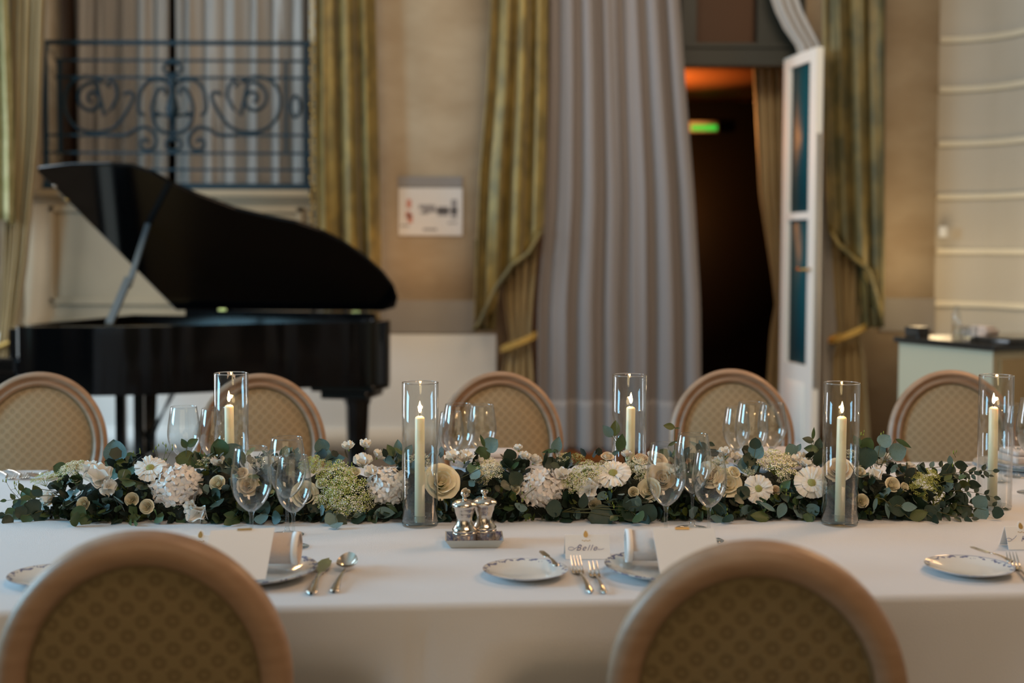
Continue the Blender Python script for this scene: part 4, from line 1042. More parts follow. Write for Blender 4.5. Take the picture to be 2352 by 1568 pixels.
# ------------------------------------------------------------------ the flower garland
RG = random.Random(11)
gA, gB = atz(72, 1200), atz(2225, 1190)
def gs(x): return (x - gA.x) / (gB.x - gA.x)
def gprof(s):
    s = min(max(s, 0), 1)
    e_ = min(1, s / .10, (1 - s) / .12); e_ = sin(e_ * PI / 2)
    return .035 + .055 * e_, .045 + .080 * e_
def gcen(s):
    return Vector((gA.x + (gB.x - gA.x) * s, gA.y + (gB.y - gA.y) * s + .085, .75))
CAND = [(aty(px, 1100, D).x, D) for px, D, *_ in hur]
def clear_of_candles(p, r=.052):
    return all((p.x - cx_) ** 2 + (p.y - cy_) ** 2 > r * r for cx_, cy_ in CAND)
garland = thing('flower_garland', 'long low garland of white roses, hydrangeas and eucalyptus down the table centre', 'garland', gcen(.5))
G0 = Vector(garland.location)
def leafmesh(nm, wd, mt, fold=.10, bend=.12, tipsharp=1.0):
    mb = MB(); nu, nv = 4, 7
    def fn(u, v):
        uu = u * 2 - 1
        w_ = wd * .5 * (sin(PI * min(1, v ** .82)) ** (.62 if wd > .7 else .9)) if 0 < v < 1 else .001
        return (uu * w_, v, fold * (uu * uu) * wd * .5 - bend * (v - .5) ** 2 + .02 * sin(v * 9 + uu * 3) * wd)
    mb.grid(fn, nu, nv)
    return mb.mesh(nm, mt, fix=False)
LM = {}
for sh, wd in (('r', 1.02), ('o', .62), ('l', .30)):
    for k in (1, 2, 3, 4): LM[sh, k] = leafmesh('leaf', wd, M['green%d' % k], fold=.12 if sh != 'l' else .3, bend=.15)
CAMD = -_f
def frame_q(ydir, nrm):
    y = Vector(ydir).normalized(); n_ = Vector(nrm); n_ = (n_ - y * n_.dot(y)).normalized(); x = y.cross(n_)
    return Matrix(((x.x, y.x, n_.x), (x.y, y.y, n_.y), (x.z, y.z, n_.z))).to_quaternion()
n_leaf = 0
def put_leaf(parent, base, ydir, nrm, size, sh, k):
    global n_leaf
    n_leaf += 1
    return link('leaf', LM[sh, k], parent, Vector(base) - G0, frame_q(ydir, nrm), size)
mb = MB()
def dark_core(u, v):
    s = .02 + .96 * v; hw, hh = gprof(s); c = gcen(s) - G0; a = PI * u * 1.0
    k = .80 + .10 * sin(s * 90 + u * 9) + .05 * sin(s * 211 - u * 17)
    e_ = sin(min(1, v / .04, (1 - v) / .04) * PI / 2) if 0 < v < 1 else 0.02
    return (c.x, c.y - hw * k * cos(a) * e_, .754 - .75 + hh * k * .86 * sin(a) * e_)
mb.grid(dark_core, 16, 260); obj('dark_core_mound', mb, M['dark_core'], garland, fix=False)  # near-black mound added as painted shade in the gaps between leaves
def pxof(p):
    d = Vector(p) - EYE; k = d.dot(_f); return CX + F * d.dot(_r) / k, Y0 - F * d.dot(_u) / k
FLOW = [(1015, 1104, 46), (570, 1113, 28), (1522, 1098, 42), (1672, 1108, 37), (1632, 1092, 30), (1925, 1076, 34), (700, 1135, 30), (1490, 1125, 24), (500, 1110, 20), (303, 1147, 17), (338, 1163, 18), (192, 1157, 17), (1366, 1158, 16), (1455, 1130, 13),
        (1979, 1150, 17), (2049, 1113, 19), (1070, 1131, 12), (738, 1110, 12), (2077, 1118, 10), (1781, 1126, 12), (1183, 1124, 13), (114, 1147, 20), (1395, 1050, 16), (1510, 1060, 24), (405, 1120, 64), (890, 1120, 52), (1245, 1125, 56), (345, 1074, 36), (1408, 1086, 40), (1742, 1122, 32), (1864, 1109, 37),
        (228, 1098, 36), (250, 1118, 20), (455, 1180, 30), (440, 1165, 18), (833, 1062, 24), (868, 1046, 16), (850, 1085, 18), (1040, 1050, 20), (1068, 1052, 20), (1352, 1125, 28), (1372, 1110, 18), (1205, 1050, 15), (1228, 1058, 16), (1665, 1040, 16), (1690, 1052, 15), (2012, 1090, 18), (2036, 1052, 16), (1840, 1064, 20),
        (168, 1075, 28), (148, 1088, 20), (98, 1100, 24), (775, 1098, 42), (800, 1135, 45), (760, 1150, 30), (840, 1150, 24), (800, 1168, 24), (715, 1070, 26), (1128, 1078, 28), (1350, 1083, 28), (1318, 1106, 26), (1300, 1052, 20), (1465, 1070, 24), (1785, 1066, 42), (2130, 1110, 16)]
def hides_flower(p, grow=3):
    x, y_ = pxof(p)
    return any((x - a) ** 2 + (y_ - b) ** 2 < (r + grow) ** 2 for a, b, r in FLOW)
# dark leafy filling: uncountable foliage under the flowers
mb = MB()
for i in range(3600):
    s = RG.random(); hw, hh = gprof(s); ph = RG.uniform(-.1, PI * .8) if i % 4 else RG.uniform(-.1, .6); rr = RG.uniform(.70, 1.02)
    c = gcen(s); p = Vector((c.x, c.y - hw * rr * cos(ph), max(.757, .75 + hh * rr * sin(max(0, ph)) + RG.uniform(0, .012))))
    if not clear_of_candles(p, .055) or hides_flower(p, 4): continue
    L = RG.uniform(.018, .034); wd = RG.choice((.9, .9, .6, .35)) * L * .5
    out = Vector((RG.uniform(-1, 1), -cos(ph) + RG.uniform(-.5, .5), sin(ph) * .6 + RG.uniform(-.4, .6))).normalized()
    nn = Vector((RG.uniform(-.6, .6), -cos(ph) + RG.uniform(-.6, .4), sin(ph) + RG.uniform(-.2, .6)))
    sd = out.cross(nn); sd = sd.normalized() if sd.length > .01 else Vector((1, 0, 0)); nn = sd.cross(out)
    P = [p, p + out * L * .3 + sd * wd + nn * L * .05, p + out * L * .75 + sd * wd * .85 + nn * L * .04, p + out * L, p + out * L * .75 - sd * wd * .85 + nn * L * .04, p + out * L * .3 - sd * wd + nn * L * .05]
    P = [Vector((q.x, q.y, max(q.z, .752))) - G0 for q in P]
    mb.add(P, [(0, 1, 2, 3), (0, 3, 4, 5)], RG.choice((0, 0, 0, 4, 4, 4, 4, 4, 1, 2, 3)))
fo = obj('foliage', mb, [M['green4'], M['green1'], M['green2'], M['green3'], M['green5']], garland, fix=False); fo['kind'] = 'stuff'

def sprig(base, d0, L, n, size, sh, k, nrm, droop=.3, name='eucalyptus_sprig'):
    base = Vector(base); d_ = Vector(d0).normalized(); pts_ = [base]
    N = 7
    for i in range(N):
        d_ = (d_ + Vector((0, 0, -droop / N)) + Vector((RG.uniform(-.08, .08), RG.uniform(-.08, .08), RG.uniform(-.06, .06)))).normalized()
        q = pts_[-1] + d_ * L / N
        if q.z < .756: q.z = .756
        pts_.append(q)
    b = MB(); b.tube([q - G0 for q in pts_], [.0013 - .0008 * i / N for i in range(N + 1)], 5)
    st_ = obj(name, b, M['stem'], garland)
    for j in range(n):
        f = .28 + .72 * (j // 2 + .5 * (j % 2) * .35) / max(1, (n - 1) / 2); f = min(f, 1)
        x = f * N; i = min(int(x), N - 1); q = pts_[i].lerp(pts_[i + 1], x - i); td = (pts_[i + 1] - pts_[i]).normalized()
        nn = (Vector(nrm) + Vector((RG.uniform(-.5, .5), RG.uniform(-.5, .5), RG.uniform(-.5, .5)))).normalized()
        sd = td.cross(nn); sd = sd.normalized() if sd.length > .01 else Vector((1, 0, 0))
        dr = (td * RG.uniform(.5, .9) + sd * (1 if j % 2 else -1)).normalized() if j < n - 1 else td
        sz = size * (1.1 - .35 * f) * RG.uniform(.85, 1.12)
        tip = q + dr * sz
        if tip.z < .752: dr = (tip + Vector((0, 0, .752 - tip.z + .001)) - q).normalized()
        if not clear_of_candles(q + dr * sz * .5, .043 + sz * .45) or hides_flower(q + dr * sz * .5, 4): continue
        put_leaf(st_, q, dr, nn, sz, sh, k if RG.random() < .75 else RG.choice((1, 2, 4)))
    return st_
# sprigs all along the garland
for i in range(40):
    s = (i + RG.uniform(.1, .9)) / 40; hw, hh = gprof(s); c = gcen(s)
    ph = RG.choice((.12, .25, .45, .7, 1.0)) + RG.uniform(-.08, .08)
    p = c + Vector((0, -hw * .55 * cos(ph), hh * .6 * sin(ph) + .008))
    sx = RG.choice((-1, 1))
    if s < .05: sx = -1
    if s > .95: sx = 1
    d_ = Vector((sx * RG.uniform(.4, 1), -cos(ph) * RG.uniform(.5, 1.0), sin(ph) * .5 + RG.uniform(-.15, .2)))
    sh, k, sz = RG.choice((('r', 1, .040), ('r', 4, .043), ('r', 2, .038), ('r', 4, .038), ('o', 1, .038), ('o', 3, .032), ('r', 4, .044)))
    sprig(p, d_, RG.uniform(.07, .11), 5, sz, sh, k, (0, -cos(ph) - .3, sin(ph) + .2))
# loose ends of the garland
for (px, py, D, dx_, dz_, L, n, sz, sh, k) in ((120, 1190, 2.93, -1, .02, .10, 8, .026, 'o', 1), (110, 1150, 2.95, -1, .25, .09, 7, .022, 'o', 1), (95, 1180, 2.90, -1, .0, .09, 8, .026, 'r', 4),
                                              (2120, 1100, 3.02, 1, .35, .16, 11, .024, 'o', 4), (2130, 1130, 3.0, 1, .1, .15, 11, .022, 'o', 4), (2120, 1160, 2.98, 1, .0, .14, 11, .024, 'o', 3), (2110, 1170, 2.93, 1, -.05, .12, 9, .024, 'o', 4),
                                              (2080, 1085, 3.05, 1, .3, .13, 9, .022, 'o', 4), (2020, 1185, 2.93, 1, -.05, .10, 8, .030, 'r', 4), (1700, 1180, 2.93, .4, -.2, .06, 5, .028, 'o', 4), (2150, 1090, 3.03, .9, .15, .12, 9, .018, 'o', 4), (2140, 1150, 3.02, 1, .15, .16, 11, .018, 'o', 4)):
    sprig(aty(px, py, D), (dx_, -.15, dz_), L, n, sz, sh, k, (0, -1, .6))

# hand-placed leaves that rise out of the garland: (root px, [(centre px, size px, image angle of the tip, shape, colour, turn)])
HERO = [
    (2.98, (285, 1120), [(265, 1036, 56, 100, 'r', 2, 0), (262, 1058, 46, 185, 'r', 1, .9), (258, 1082, 46, 230, 'r', 1, .2), (303, 1068, 46, 60, 'r', 4, .5), (300, 1050, 26, 20, 'r', 3, .6)]),
    (2.97, (140, 1130), [(137, 1076, 32, 160, 'r', 1, .2), (62, 1133, 30, 100, 'r', 1, .2), (48, 1118, 22, 115, 'o', 3, .3), (85, 1128, 36, 120, 'o', 3, .5), (152, 1160, 40, 290, 'r', 2, .3), (46, 1170, 38, 200, 'r', 4, .3)]),
    (2.99, (424, 1090), [(423, 1018, 26, 120, 'o', 1, .1), (442, 1016, 32, 30, 'o', 3, .5), (425, 1055, 46, 170, 'r', 3, .9), (452, 1058, 40, 320, 'r', 3, .6)]),
    (2.98, (505, 1100), [(505, 1028, 44, 105, 'r', 1, .3), (536, 1040, 50, 40, 'r', 2, .5), (494, 1078, 36, 240, 'r', 1, .2), (528, 1078, 44, 300, 'r', 2, .3)]),
    (2.98, (660, 1100), [(658, 1040, 34, 95, 'r', 1, .1), (681, 1044, 36, 80, 'o', 2, .5), (670, 1085, 44, 30, 'r', 2, .4)]),
    (3.0, (775, 1080), [(739, 1023, 36, 110, 'r', 2, .1), (742, 1041, 42, 180, 'o', 2, .8), (768, 1055, 52, 10, 'o', 2, .7)]),
    (2.98, (918, 1105), [(897, 1034, 32, 120, 'o', 1, .4), (915, 1026, 36, 95, 'o', 2, .2), (897, 1056, 38, 180, 'o', 2, .3), (920, 1050, 50, 90, 'l', 2, .2), (938, 1035, 34, 60, 'o', 2, .3), (922, 1075, 36, 270, 'o', 2, .3)]),
    (2.98, (1130, 1080), [(1128, 1021, 38, 40, 'r', 2, .3), (1108, 1012, 32, 110, 'l', 1, .3), (1107, 1042, 38, 110, 'r', 1, .5)]),
    (2.95, (1180, 1110), [(1170, 1046, 34, 110, 'r', 4, .2), (1172, 1064, 34, 200, 'o', 2, .5), (1190, 1072, 40, 320, 'r', 4, .3), (1150, 1095, 46, 90, 'r', 4, .2), (1140, 1112, 40, 180, 'r', 1, .6), (1152, 1148, 40, 270, 'r', 2, .2), (1188, 1128, 30, 270, 'o', 2, .5)]),
    (2.98, (1290, 1085), [(1279, 1022, 42, 75, 'o', 2, .2), (1262, 1036, 36, 190, 'l', 1, .5), (1300, 1055, 42, 60, 'o', 4, .3), (1262, 1066, 36, 165, 'r', 4, .4)]),
    (3.0, (1437, 1060), [(1396, 990, 36, 130, 'o', 2, .1), (1413, 983, 38, 85, 'o', 3, .2), (1426, 1016, 42, 80, 'o', 1, .2), (1408, 1044, 36, 215, 'l', 2, .3), (1458, 1054, 30, 50, 'l', 1, .4)]),
    (3.02, (1548, 1090), [(1537, 979, 28, 170, 'o', 3, .4), (1556, 983, 12, 0, 'l', 1, .2), (1545, 1018, 26, 30, 'l', 3, .3), (1530, 1045, 40, 320, 'o', 1, .4), (1575, 1040, 34, 60, 'o', 4, .3)]),
    (3.0, (1605, 1080), [(1612, 1031, 36, 160, 'r', 4, .8), (1595, 1020, 28, 150, 'l', 2, .3), (1608, 1022, 26, 100, 'l', 2, .3), (1634, 1020, 18, 340, 'o', 4, .3), (1590, 1048, 30, 170, 'o', 4, .5)]),
    (2.97, (1726, 1105), [(1735, 1018, 28, 90, 'r', 4, .1), (1738, 1035, 38, 60, 'r', 2, .2), (1722, 1055, 38, 150, 'r', 4, .4), (1718, 1068, 50, 180, 'r', 2, .5)]),
    (3.0, (1850, 1085), [(1817, 1033, 32, 110, 'r', 2, .2), (1834, 1028, 22, 60, 'o', 2, .3), (1868, 995, 30, 85, 'l', 1, .1), (1856, 1010, 28, 165, 'o', 4, .5), (1863, 1031, 34, 175, 'o', 1, .3), (1880, 1020, 32, 80, 'o', 4, .3), (1880, 1050, 44, 80, 'o', 4, .3)]),
    (2.98, (2010, 1100), [(1991, 1020, 36, 60, 'r', 1, .2), (1968, 1012, 30, 120, 'o', 1, .3), (1990, 1050, 50, 270, 'r', 4, .3), (2032, 1012, 34, 45, 'r', 2, .4), (2022, 1036, 28, 30, 'r', 2, .4), (2062, 1037, 42, 20, 'r', 2, .2), (2075, 1018, 42, 330, 'l', 1, .4), (1985, 1105, 44, 250, 'r', 2, .2)]),
    (3.02, (2150, 1130), [(2208, 1068, 34, 350, 'o', 4, .2), (2180, 1075, 28, 60, 'r', 4, .3), (2182, 1056, 22, 95, 'o', 2, .3), (2215, 1112, 32, 350, 'o', 3, .4), (2237, 1113, 36, 350, 'o', 4, .4), (2168, 1098, 32, 330, 'r', 4, .2), (2238, 1150, 24, 20, 'o', 4, .4)]),
    (2.90, (1755, 1180), [(1745, 1190, 46, 170, 'o', 3, .7), (1762, 1163, 44, 150, 'l', 2, .4), (1795, 1172, 40, 250, 'o', 2, .5), (1730, 1200, 40, 185, 'o', 4, .7)]),
    (2.88, (300, 1170), [(232, 1195, 50, 200, 'r', 1, .2), (352, 1190, 36, 30, 'o', 2, .3), (412, 1192, 40, 240, 'o', 1, .2), (230, 1166, 30, 10, 'o', 3, .5), (168, 1185, 44, 250, 'l', 2, .4)]),
    (2.88, (850, 1170), [(795, 1190, 42, 250, 'r', 2, .3), (830, 1195, 50, 240, 'o', 2, .2), (880, 1190, 50, 330, 'o', 2, .6), (900, 1165, 40, 320, 'l', 1, .4), (640, 1192, 40, 60, 'o', 3, .3)]),
    (2.88, (1290, 1175), [(1285, 1186, 40, 250, 'r', 4, .2), (1380, 1188, 62, 180, 'r', 4, .6), (1465, 1150, 28, 100, 'o', 2, .4), (1440, 1155, 36, 100, 'o', 4, .4), (1340, 1150, 40, 80, 'o', 4, .3), (1490, 1180, 44, 60, 'r', 4, .4)]),
    (2.90, (2050, 1165), [(2010, 1158, 34, 260, 'l', 2, .3), (2038, 1172, 40, 280, 'l', 2, .4), (2072, 1182, 38, 280, 'o', 2, .4), (2060, 1162, 50, 170, 'r', 4, .4), (2110, 1185, 46, 20, 'o', 3, .5)]),
]
for D, rt, lv in HERO:
    root = aty(rt[0], rt[1], D + .01); b = MB(); info = []
    for (px, py, sz, an, sh, k, turn) in lv:
        a = math.radians(an); Dl = D + RG.uniform(-.012, .012); z_ = sz / F * Dl
        yd = (_r * cos(a) + _u * sin(a) + _f * RG.uniform(-.15, .15)).normalized()
        c = aty(px, py, Dl); base = c - yd * z_ * .5
        if base.z < .757: base.z = .757
        if (base + yd * z_).z < .753: yd = (Vector((c.x, c.y, .756)) + yd * z_ * .5 - base); yd.z = 0; yd.normalize()
        nn = (CAMD + Vector((RG.uniform(-.3, .3), 0, turn * RG.choice((.9, 1.2))))).normalized()
        mid = root.lerp(base, .55) + Vector((0, 0, .006))
        b.tube([q - G0 for q in (root, mid, base, base + yd * z_ * .12)], [.0011, .0009, .0007, .0004], 5)
        info.append((base, yd, nn, z_, sh, k))
    st_ = obj('eucalyptus_sprig', b, M['stem'], garland)
    for q in info: put_leaf(st_, *q)

# ---- flowers
def gsurf(px, py):
    D = 2.95
    for _ in range(5):
        p = aty(px, py, D); s = gs(p.x); hw, hh = gprof(s); c = gcen(s); q = min(max((p.z - .75) / hh, 0), 1)
        D = c.y - hw * math.sqrt(max(0, 1 - q * q)) * .9
    return D, math.asin(q)
def petal_mesh(nm, Rr, H, wrap, flare, curl, mt, th0=0.0):
    mb = MB()
    def fn(u, v):
        uu = u * 2 - 1; w_ = wrap * (.45 + .55 * sin(PI * .5 * min(1, v * 1.6))) * (1 - .22 * v * v)
        a = uu * w_
        rr = Rr * (.35 + .65 * sin(PI * .5 * min(1, v * 1.25))) + flare * v ** 2.2 - .02 * (1 - abs(uu))
        z = H * v - .10 * H * uu * uu * v - curl * max(0, v - .7) ** 2 * 6
        rr += .015 * sin(uu * 5 + Rr * 20) * v
        return (rr * cos(a), rr * sin(a), z)
    mb.grid(fn, 11, 8)
    return mb.mesh(nm, mt, fix=False)
def rose_set(mt):
    return [(petal_mesh('petal', .13, .62, 1.9, .00, 0, mt), 2), (petal_mesh('petal', .25, .68, 1.45, .02, 0, mt), 3), (petal_mesh('petal', .40, .70, 1.15, .06, .03, mt), 4),
            (petal_mesh('petal', .55, .64, .95, .16, .10, mt), 5), (petal_mesh('petal', .66, .50, .85, .34, .22, mt), 5)]
RS = {k: rose_set(M[k]) for k in ('cream', 'blush')}
sep = MB()
sep.lathe([(0, -.12), (.10, -.10), (.22, 0), (.34, .12), (.30, .14), (0, .1)], 10)
for k in range(5):
    a = k * 2 * PI / 5; sep.tube([(.2 * cos(a), .2 * sin(a), 0), (.45 * cos(a), .45 * sin(a), .12), (.62 * cos(a), .62 * sin(a), .02)], [.06, .05, .01], 5)
SEPM = sep.mesh('rose', M['green3'])
def joined_rose(mt, closed=1.0):
    mb = MB()
    for li, (me, n) in enumerate(RS[mt]):
        for j in range(n):
            a = j * 2 * PI / n + li * 1.1; R_ = Matrix.Rotation(a, 4, 'Z')
            vs = [R_ @ v.co for v in me.vertices]
            if closed > 1: vs = [Vector((v.x * (.82 if li > 2 else .9), v.y * (.82 if li > 2 else .9), v.z * (1.45 if li > 2 else 1.3))) for v in vs]
            mb.add(vs, [tuple(p.vertices) for p in me.polygons])
    o = len(mb.f); s = MB()
    mb.add([v.co * 1.0 for v in SEPM.vertices], [tuple(p.vertices) for p in SEPM.polygons], 1)
    return mb.mesh('small_rose', [M[mt], M['green3']], fix=False)
SR = {('cream', 0): joined_rose('cream', 1.1), ('cream', 1): joined_rose('cream', 1.2), ('blush', 0): joined_rose('blush', 1.1)}
def facing(px, ph, fx=0.0, fz=0.0):
    return (Vector((fx + RG.uniform(-.12, .12), -cos(ph) * .8 - .45, sin(ph) * .55 + .18 + fz))).normalized()
def rose(px, py, dpx, mt='cream', fx=0, fz=0, big=False, dD=0):
    D, ph = gsurf(px, py); D += dD; R = dpx / F * D * .5
    n_ = facing(px, ph, fx, fz); c = aty(px, py, D) - n_ * R * .45 - G0
    q = dirq(n_, RG.uniform(0, 6))
    if not big: link('small_rose', SR[mt, 0 if RG.random() < .6 or mt != 'cream' else 1], garland, c, q, R * 1.15); return
    r = link('rose', SEPM, garland, c, q, R)
    for li, (me, n) in enumerate(RS[mt]):
        for j in range(n):
            link('petal', me, r, None, (RG.uniform(-.06, .06), RG.uniform(-.06, .06), j * 2 * PI / n + li * 1.1))
for a in ((1015, 1104, 92, 'cream', .25, .1), (1060 - 490, 1113, 56, 'blush', 0, 0), (1522, 1098, 84, 'blush', -.1, .0), (1672, 1108, 74, 'cream', .2, 0), (1632, 1092, 66, 'blush', -.2, .2), (1925, 1076, 70, 'blush', -.3, .3), (700, 1135, 66, 'cream', .3, -.1), (1490, 1125, 60, 'cream', -.5, -.1)):
    rose(*a, big=True)
for a in ((500, 1110, 42, 'cream', -.2, .1), (303, 1147, 36), (338, 1163, 38, 'cream', .1), (192, 1157, 36, 'cream', -.1), (1366, 1158, 34, 'cream', 0, .1), (1455, 1130, 28), (1979, 1150, 36), (2049, 1113, 40, 'cream', .1), (1070, 1131, 24, 'blush'), (738, 1110, 28),
          (2077, 1118, 24, 'cream', .4), (1781, 1126, 26, 'blush'), (1183, 1124, 30, 'cream', -.4), (114, 1147, 34, 'cream', -.4), (1100, 1090, 26), (1330, 1112, 30, 'blush'), (1395, 1050, 34, 'blush', 0, .4), (1472, 1058, 44, 'blush', 0, .5), (1510, 1060, 52, 'blush', .1, .5), (175, 1100, 34, 'cream', 0, .2),
          (1820, 1062, 34, 'blush', .1, .5), (555, 1088, 36, 'blush', 0, .4), (1975, 1085, 30), (2020, 1060, 30, 'blush', .2, .4), (1360, 1095, 26, 'blush'), (2105, 1090, 24), (1685, 1085, 34, 'cream', .4, .3), (815, 1085, 30, 'cream', 0, .4)):
    rose(*a)
# hydrangea heads made of florets
fl_ = MB()
for k in range(4):
    a = k * PI / 2 + .1
    def fn(u, v, a=a, k=k):
        uu = u * 2 - 1; w_ = .62 * sin(PI * min(1, .12 + v * .80)) ** .7; x, y_ = v, uu * w_ * .75
        z = .22 * v * v - .12 * uu * uu + .05 * sin(uu * 5 + k) * v
        return (x * cos(a) - y_ * sin(a), x * sin(a) + y_ * cos(a), z + .03 * (k % 2))
    fl_.grid(fn, 4, 4)
fl_.ball((0, 0, .05), .10, 6, 4)
FLM = fl_.mesh('floret', M['hyd'], fix=False)
hc = MB(); hc.ball((0, 0, 0), 1, 16, 10); HC = hc.mesh('hydrangea', M['hyd'])
def hydrangea(px, py, wpx, hpx, n=62, fs=.0125, dD=0):
    D, ph = gsurf(px, py); D += dD; rx_, rz_ = wpx / F * D * .5, hpx / F * D * .5; ry_ = rx_ * .8
    c = aty(px, py, D + ry_ * .45)
    h = link('hydrangea', HC, garland, c - G0); h.scale = (rx_ * .78, ry_ * .78, rz_ * .78)
    S_ = Vector(h.scale)
    for i in range(n * 2):
        z = 1 - 2 * (i + .5) / (n * 2); r = math.sqrt(1 - z * z); a = i * 2.39996
        d_ = Vector((r * cos(a), r * sin(a), z))
        if d_.y > .35 or d_.z < -.85: continue
        p = Vector((d_.x * rx_ * .90, d_.y * ry_ * .90, d_.z * rz_ * .90))
        nn = (Vector((d_.x, d_.y, d_.z)) + Vector((RG.uniform(-.45, .45), RG.uniform(-.4, .4), RG.uniform(-.45, .45)))).normalized()
        o = bpy.data.objects.new('floret', FLM); C.objects.link(o); o.parent = h
        k = fs * RG.uniform(.85, 1.2)
        Mx = Matrix.Translation(p) @ dirq(nn, RG.uniform(0, 6)).to_matrix().to_4x4() @ Matrix.Scale(k, 4)
        h_inv = Matrix.Diagonal((1 / S_.x, 1 / S_.y, 1 / S_.z, 1))
        o.matrix_parent_inverse = h_inv; o.matrix_basis = Mx
hydrangea(405, 1120, 132, 112, 48, .0135); hydrangea(890, 1120, 104, 104, 44, .0115); hydrangea(1245, 1125, 116, 100, 44, .0135)
# scabiosas: a ring of ruffled petals round a green eye
pm = []
for v_ in range(2):
    mb = MB()
    def fn(u, v, v_=v_):
        uu = u * 2 - 1; w_ = .10 + .24 * v ** .8
        e_ = .05 * sin(uu * 8 + v_ * 2) * v
        return (.22 + .78 * v * (1 - .10 * uu * uu) + e_ * .6 * v, uu * w_, .10 * sin(v * 3) + .07 * sin(uu * 7 + v_) * v ** 2 - .06 * v)
    mb.grid(fn, 7, 5); pm.append(mb.mesh('petal', M['wpetal'], fix=False))
ey = MB()
ey.lathe([(0, .02), (.26, .02), (.27, .08), (.20, .16), (.10, .20), (0, .21)], 14)
for i in range(60):
    r = .26 * math.sqrt((i + .5) / 60); a = i * 2.4; ey.ball((r * cos(a), r * sin(a), .09 + .13 * (1 - (r / .27) ** 2)), .028, 5, 3)
EYE_M = ey.mesh('flower_eye', M['pollen'])
cb = MB(); cb.lathe([(0, -.1), (.15, -.06), (.30, .02), (.32, .05), (0, .04)], 10); CBM = cb.mesh('scabiosa', M['green3'])
def scabiosa(px, py, dpx, fx=0, fz=0, dD=-.01):
    D, ph = gsurf(px, py); D += dD; R = dpx / F * D * .5; n_ = facing(px, ph, fx, fz)
    s_ = link('scabiosa', CBM, garland, aty(px, py, D) - n_ * R * .1 - G0, dirq(n_, 0), R)
    for j in range(13): link('petal', pm[j % 2], s_, (0, 0, .012 * (j % 2)), (0, RG.uniform(-.25, .05), j * 2 * PI / 13 + RG.uniform(-.08, .08)), RG.uniform(.9, 1.08))
    for j in range(9): link('petal', pm[j % 2], s_, (0, 0, .05), (0, RG.uniform(-.35, -.1), j * 2 * PI / 9), .62)
    link('flower_eye', EYE_M, s_, (0, 0, .03))
scabiosa(345, 1074, 74, .05, .25); scabiosa(1408, 1086, 82, .05, .55); scabiosa(1742, 1122, 66, -.1, 0); scabiosa(1864, 1109, 76, 0, .05)
# ruffled white blooms (sweet peas, stocks and open lisianthus)
rm = []
for v_ in range(3):
    mb = MB(); rr = random.Random(v_ + 50)
    for k in range(9):
        a = k * 2 * PI / 4.5 + rr.uniform(-.3, .3); tl_ = rr.uniform(.15, .6) if k > 4 else rr.uniform(.6, 1.15); ph_ = rr.uniform(0, 6)
        def fn(u, v):
            uu = u * 2 - 1; w_ = .16 + .52 * v ** .7 * (1 - .25 * v * v)
            x = (.06 + .9 * v * (1 - .14 * uu * uu)) * sin(tl_); z = (.06 + .9 * v * (1 - .14 * uu * uu)) * cos(tl_) + .10 * sin(uu * 6 + ph_) * v ** 2
            x += .05 * sin(uu * 4 + ph_) * v; y_ = uu * w_
            return (x * cos(a) - y_ * sin(a), x * sin(a) + y_ * cos(a), z - .3)
        mb.grid(fn, 12, 8)
    mb.lathe([(0, -.6), (.07, -.55), (.10, -.38), (.05, -.30), (0, -.30)], 7, mi=1)
    rm.append(mb.mesh('ruffled_bloom', [M['wpetal'], M['bright']], fix=False))
for i, (px, py, d_, fx, fz) in enumerate(((228, 1098, 74, .1, .1), (205, 1078, 50, -.3, .5), (250, 1118, 46, .5, -.2), (455, 1180, 62, .1, -.3), (440, 1165, 40, -.2, -.1), (800, 1026, 36, -.2, .6), (840, 1022, 36, .3, .6), (833, 1062, 50, 0, .2), (868, 1046, 34, .5, .5),
        (850, 1085, 40, .2, .2), (1040, 1050, 44, -.3, .5), (1068, 1052, 46, .2, .4), (1095, 1062, 40, .6, .3), (1352, 1125, 60, -.2, -.1), (1372, 1110, 40, .2, .3), (1190, 1030, 26, -.2, .8), (1205, 1050, 34, .2, .4), (1228, 1058, 36, .6, .4), (1665, 1040, 36, -.1, .6), (1690, 1052, 34, .3, .4), (1650, 1062, 34, -.3, .2),
        (2012, 1090, 40, -.3, 0), (2036, 1052, 36, .3, .4), (1830, 1060, 40, .2, .5), (1850, 1068, 38, .3, .4), (1845, 1050, 30, 0, .6), (112, 1146, 44, -.5, .1), (500, 1062, 40, 0, .5), (620, 1065, 40, .1, .4), (638, 1062, 38, .3, .4), (1440, 1045, 30, -.1, .6), (1625, 1075, 36, .1, .3), (2090, 1075, 34, .3, .3), (1500, 1050, 36, .1, .6), (1290, 1090, 40, 0, .4), (1560, 1085, 34, .2, .4))):
    D, ph = gsurf(px, py); R = d_ / F * D * .5
    n_ = facing(px, ph, fx, fz); link('ruffled_bloom', rm[i % 3], garland, aty(px, py, D - .006) - G0, dirq(n_, i * 1.3), R * 1.15)
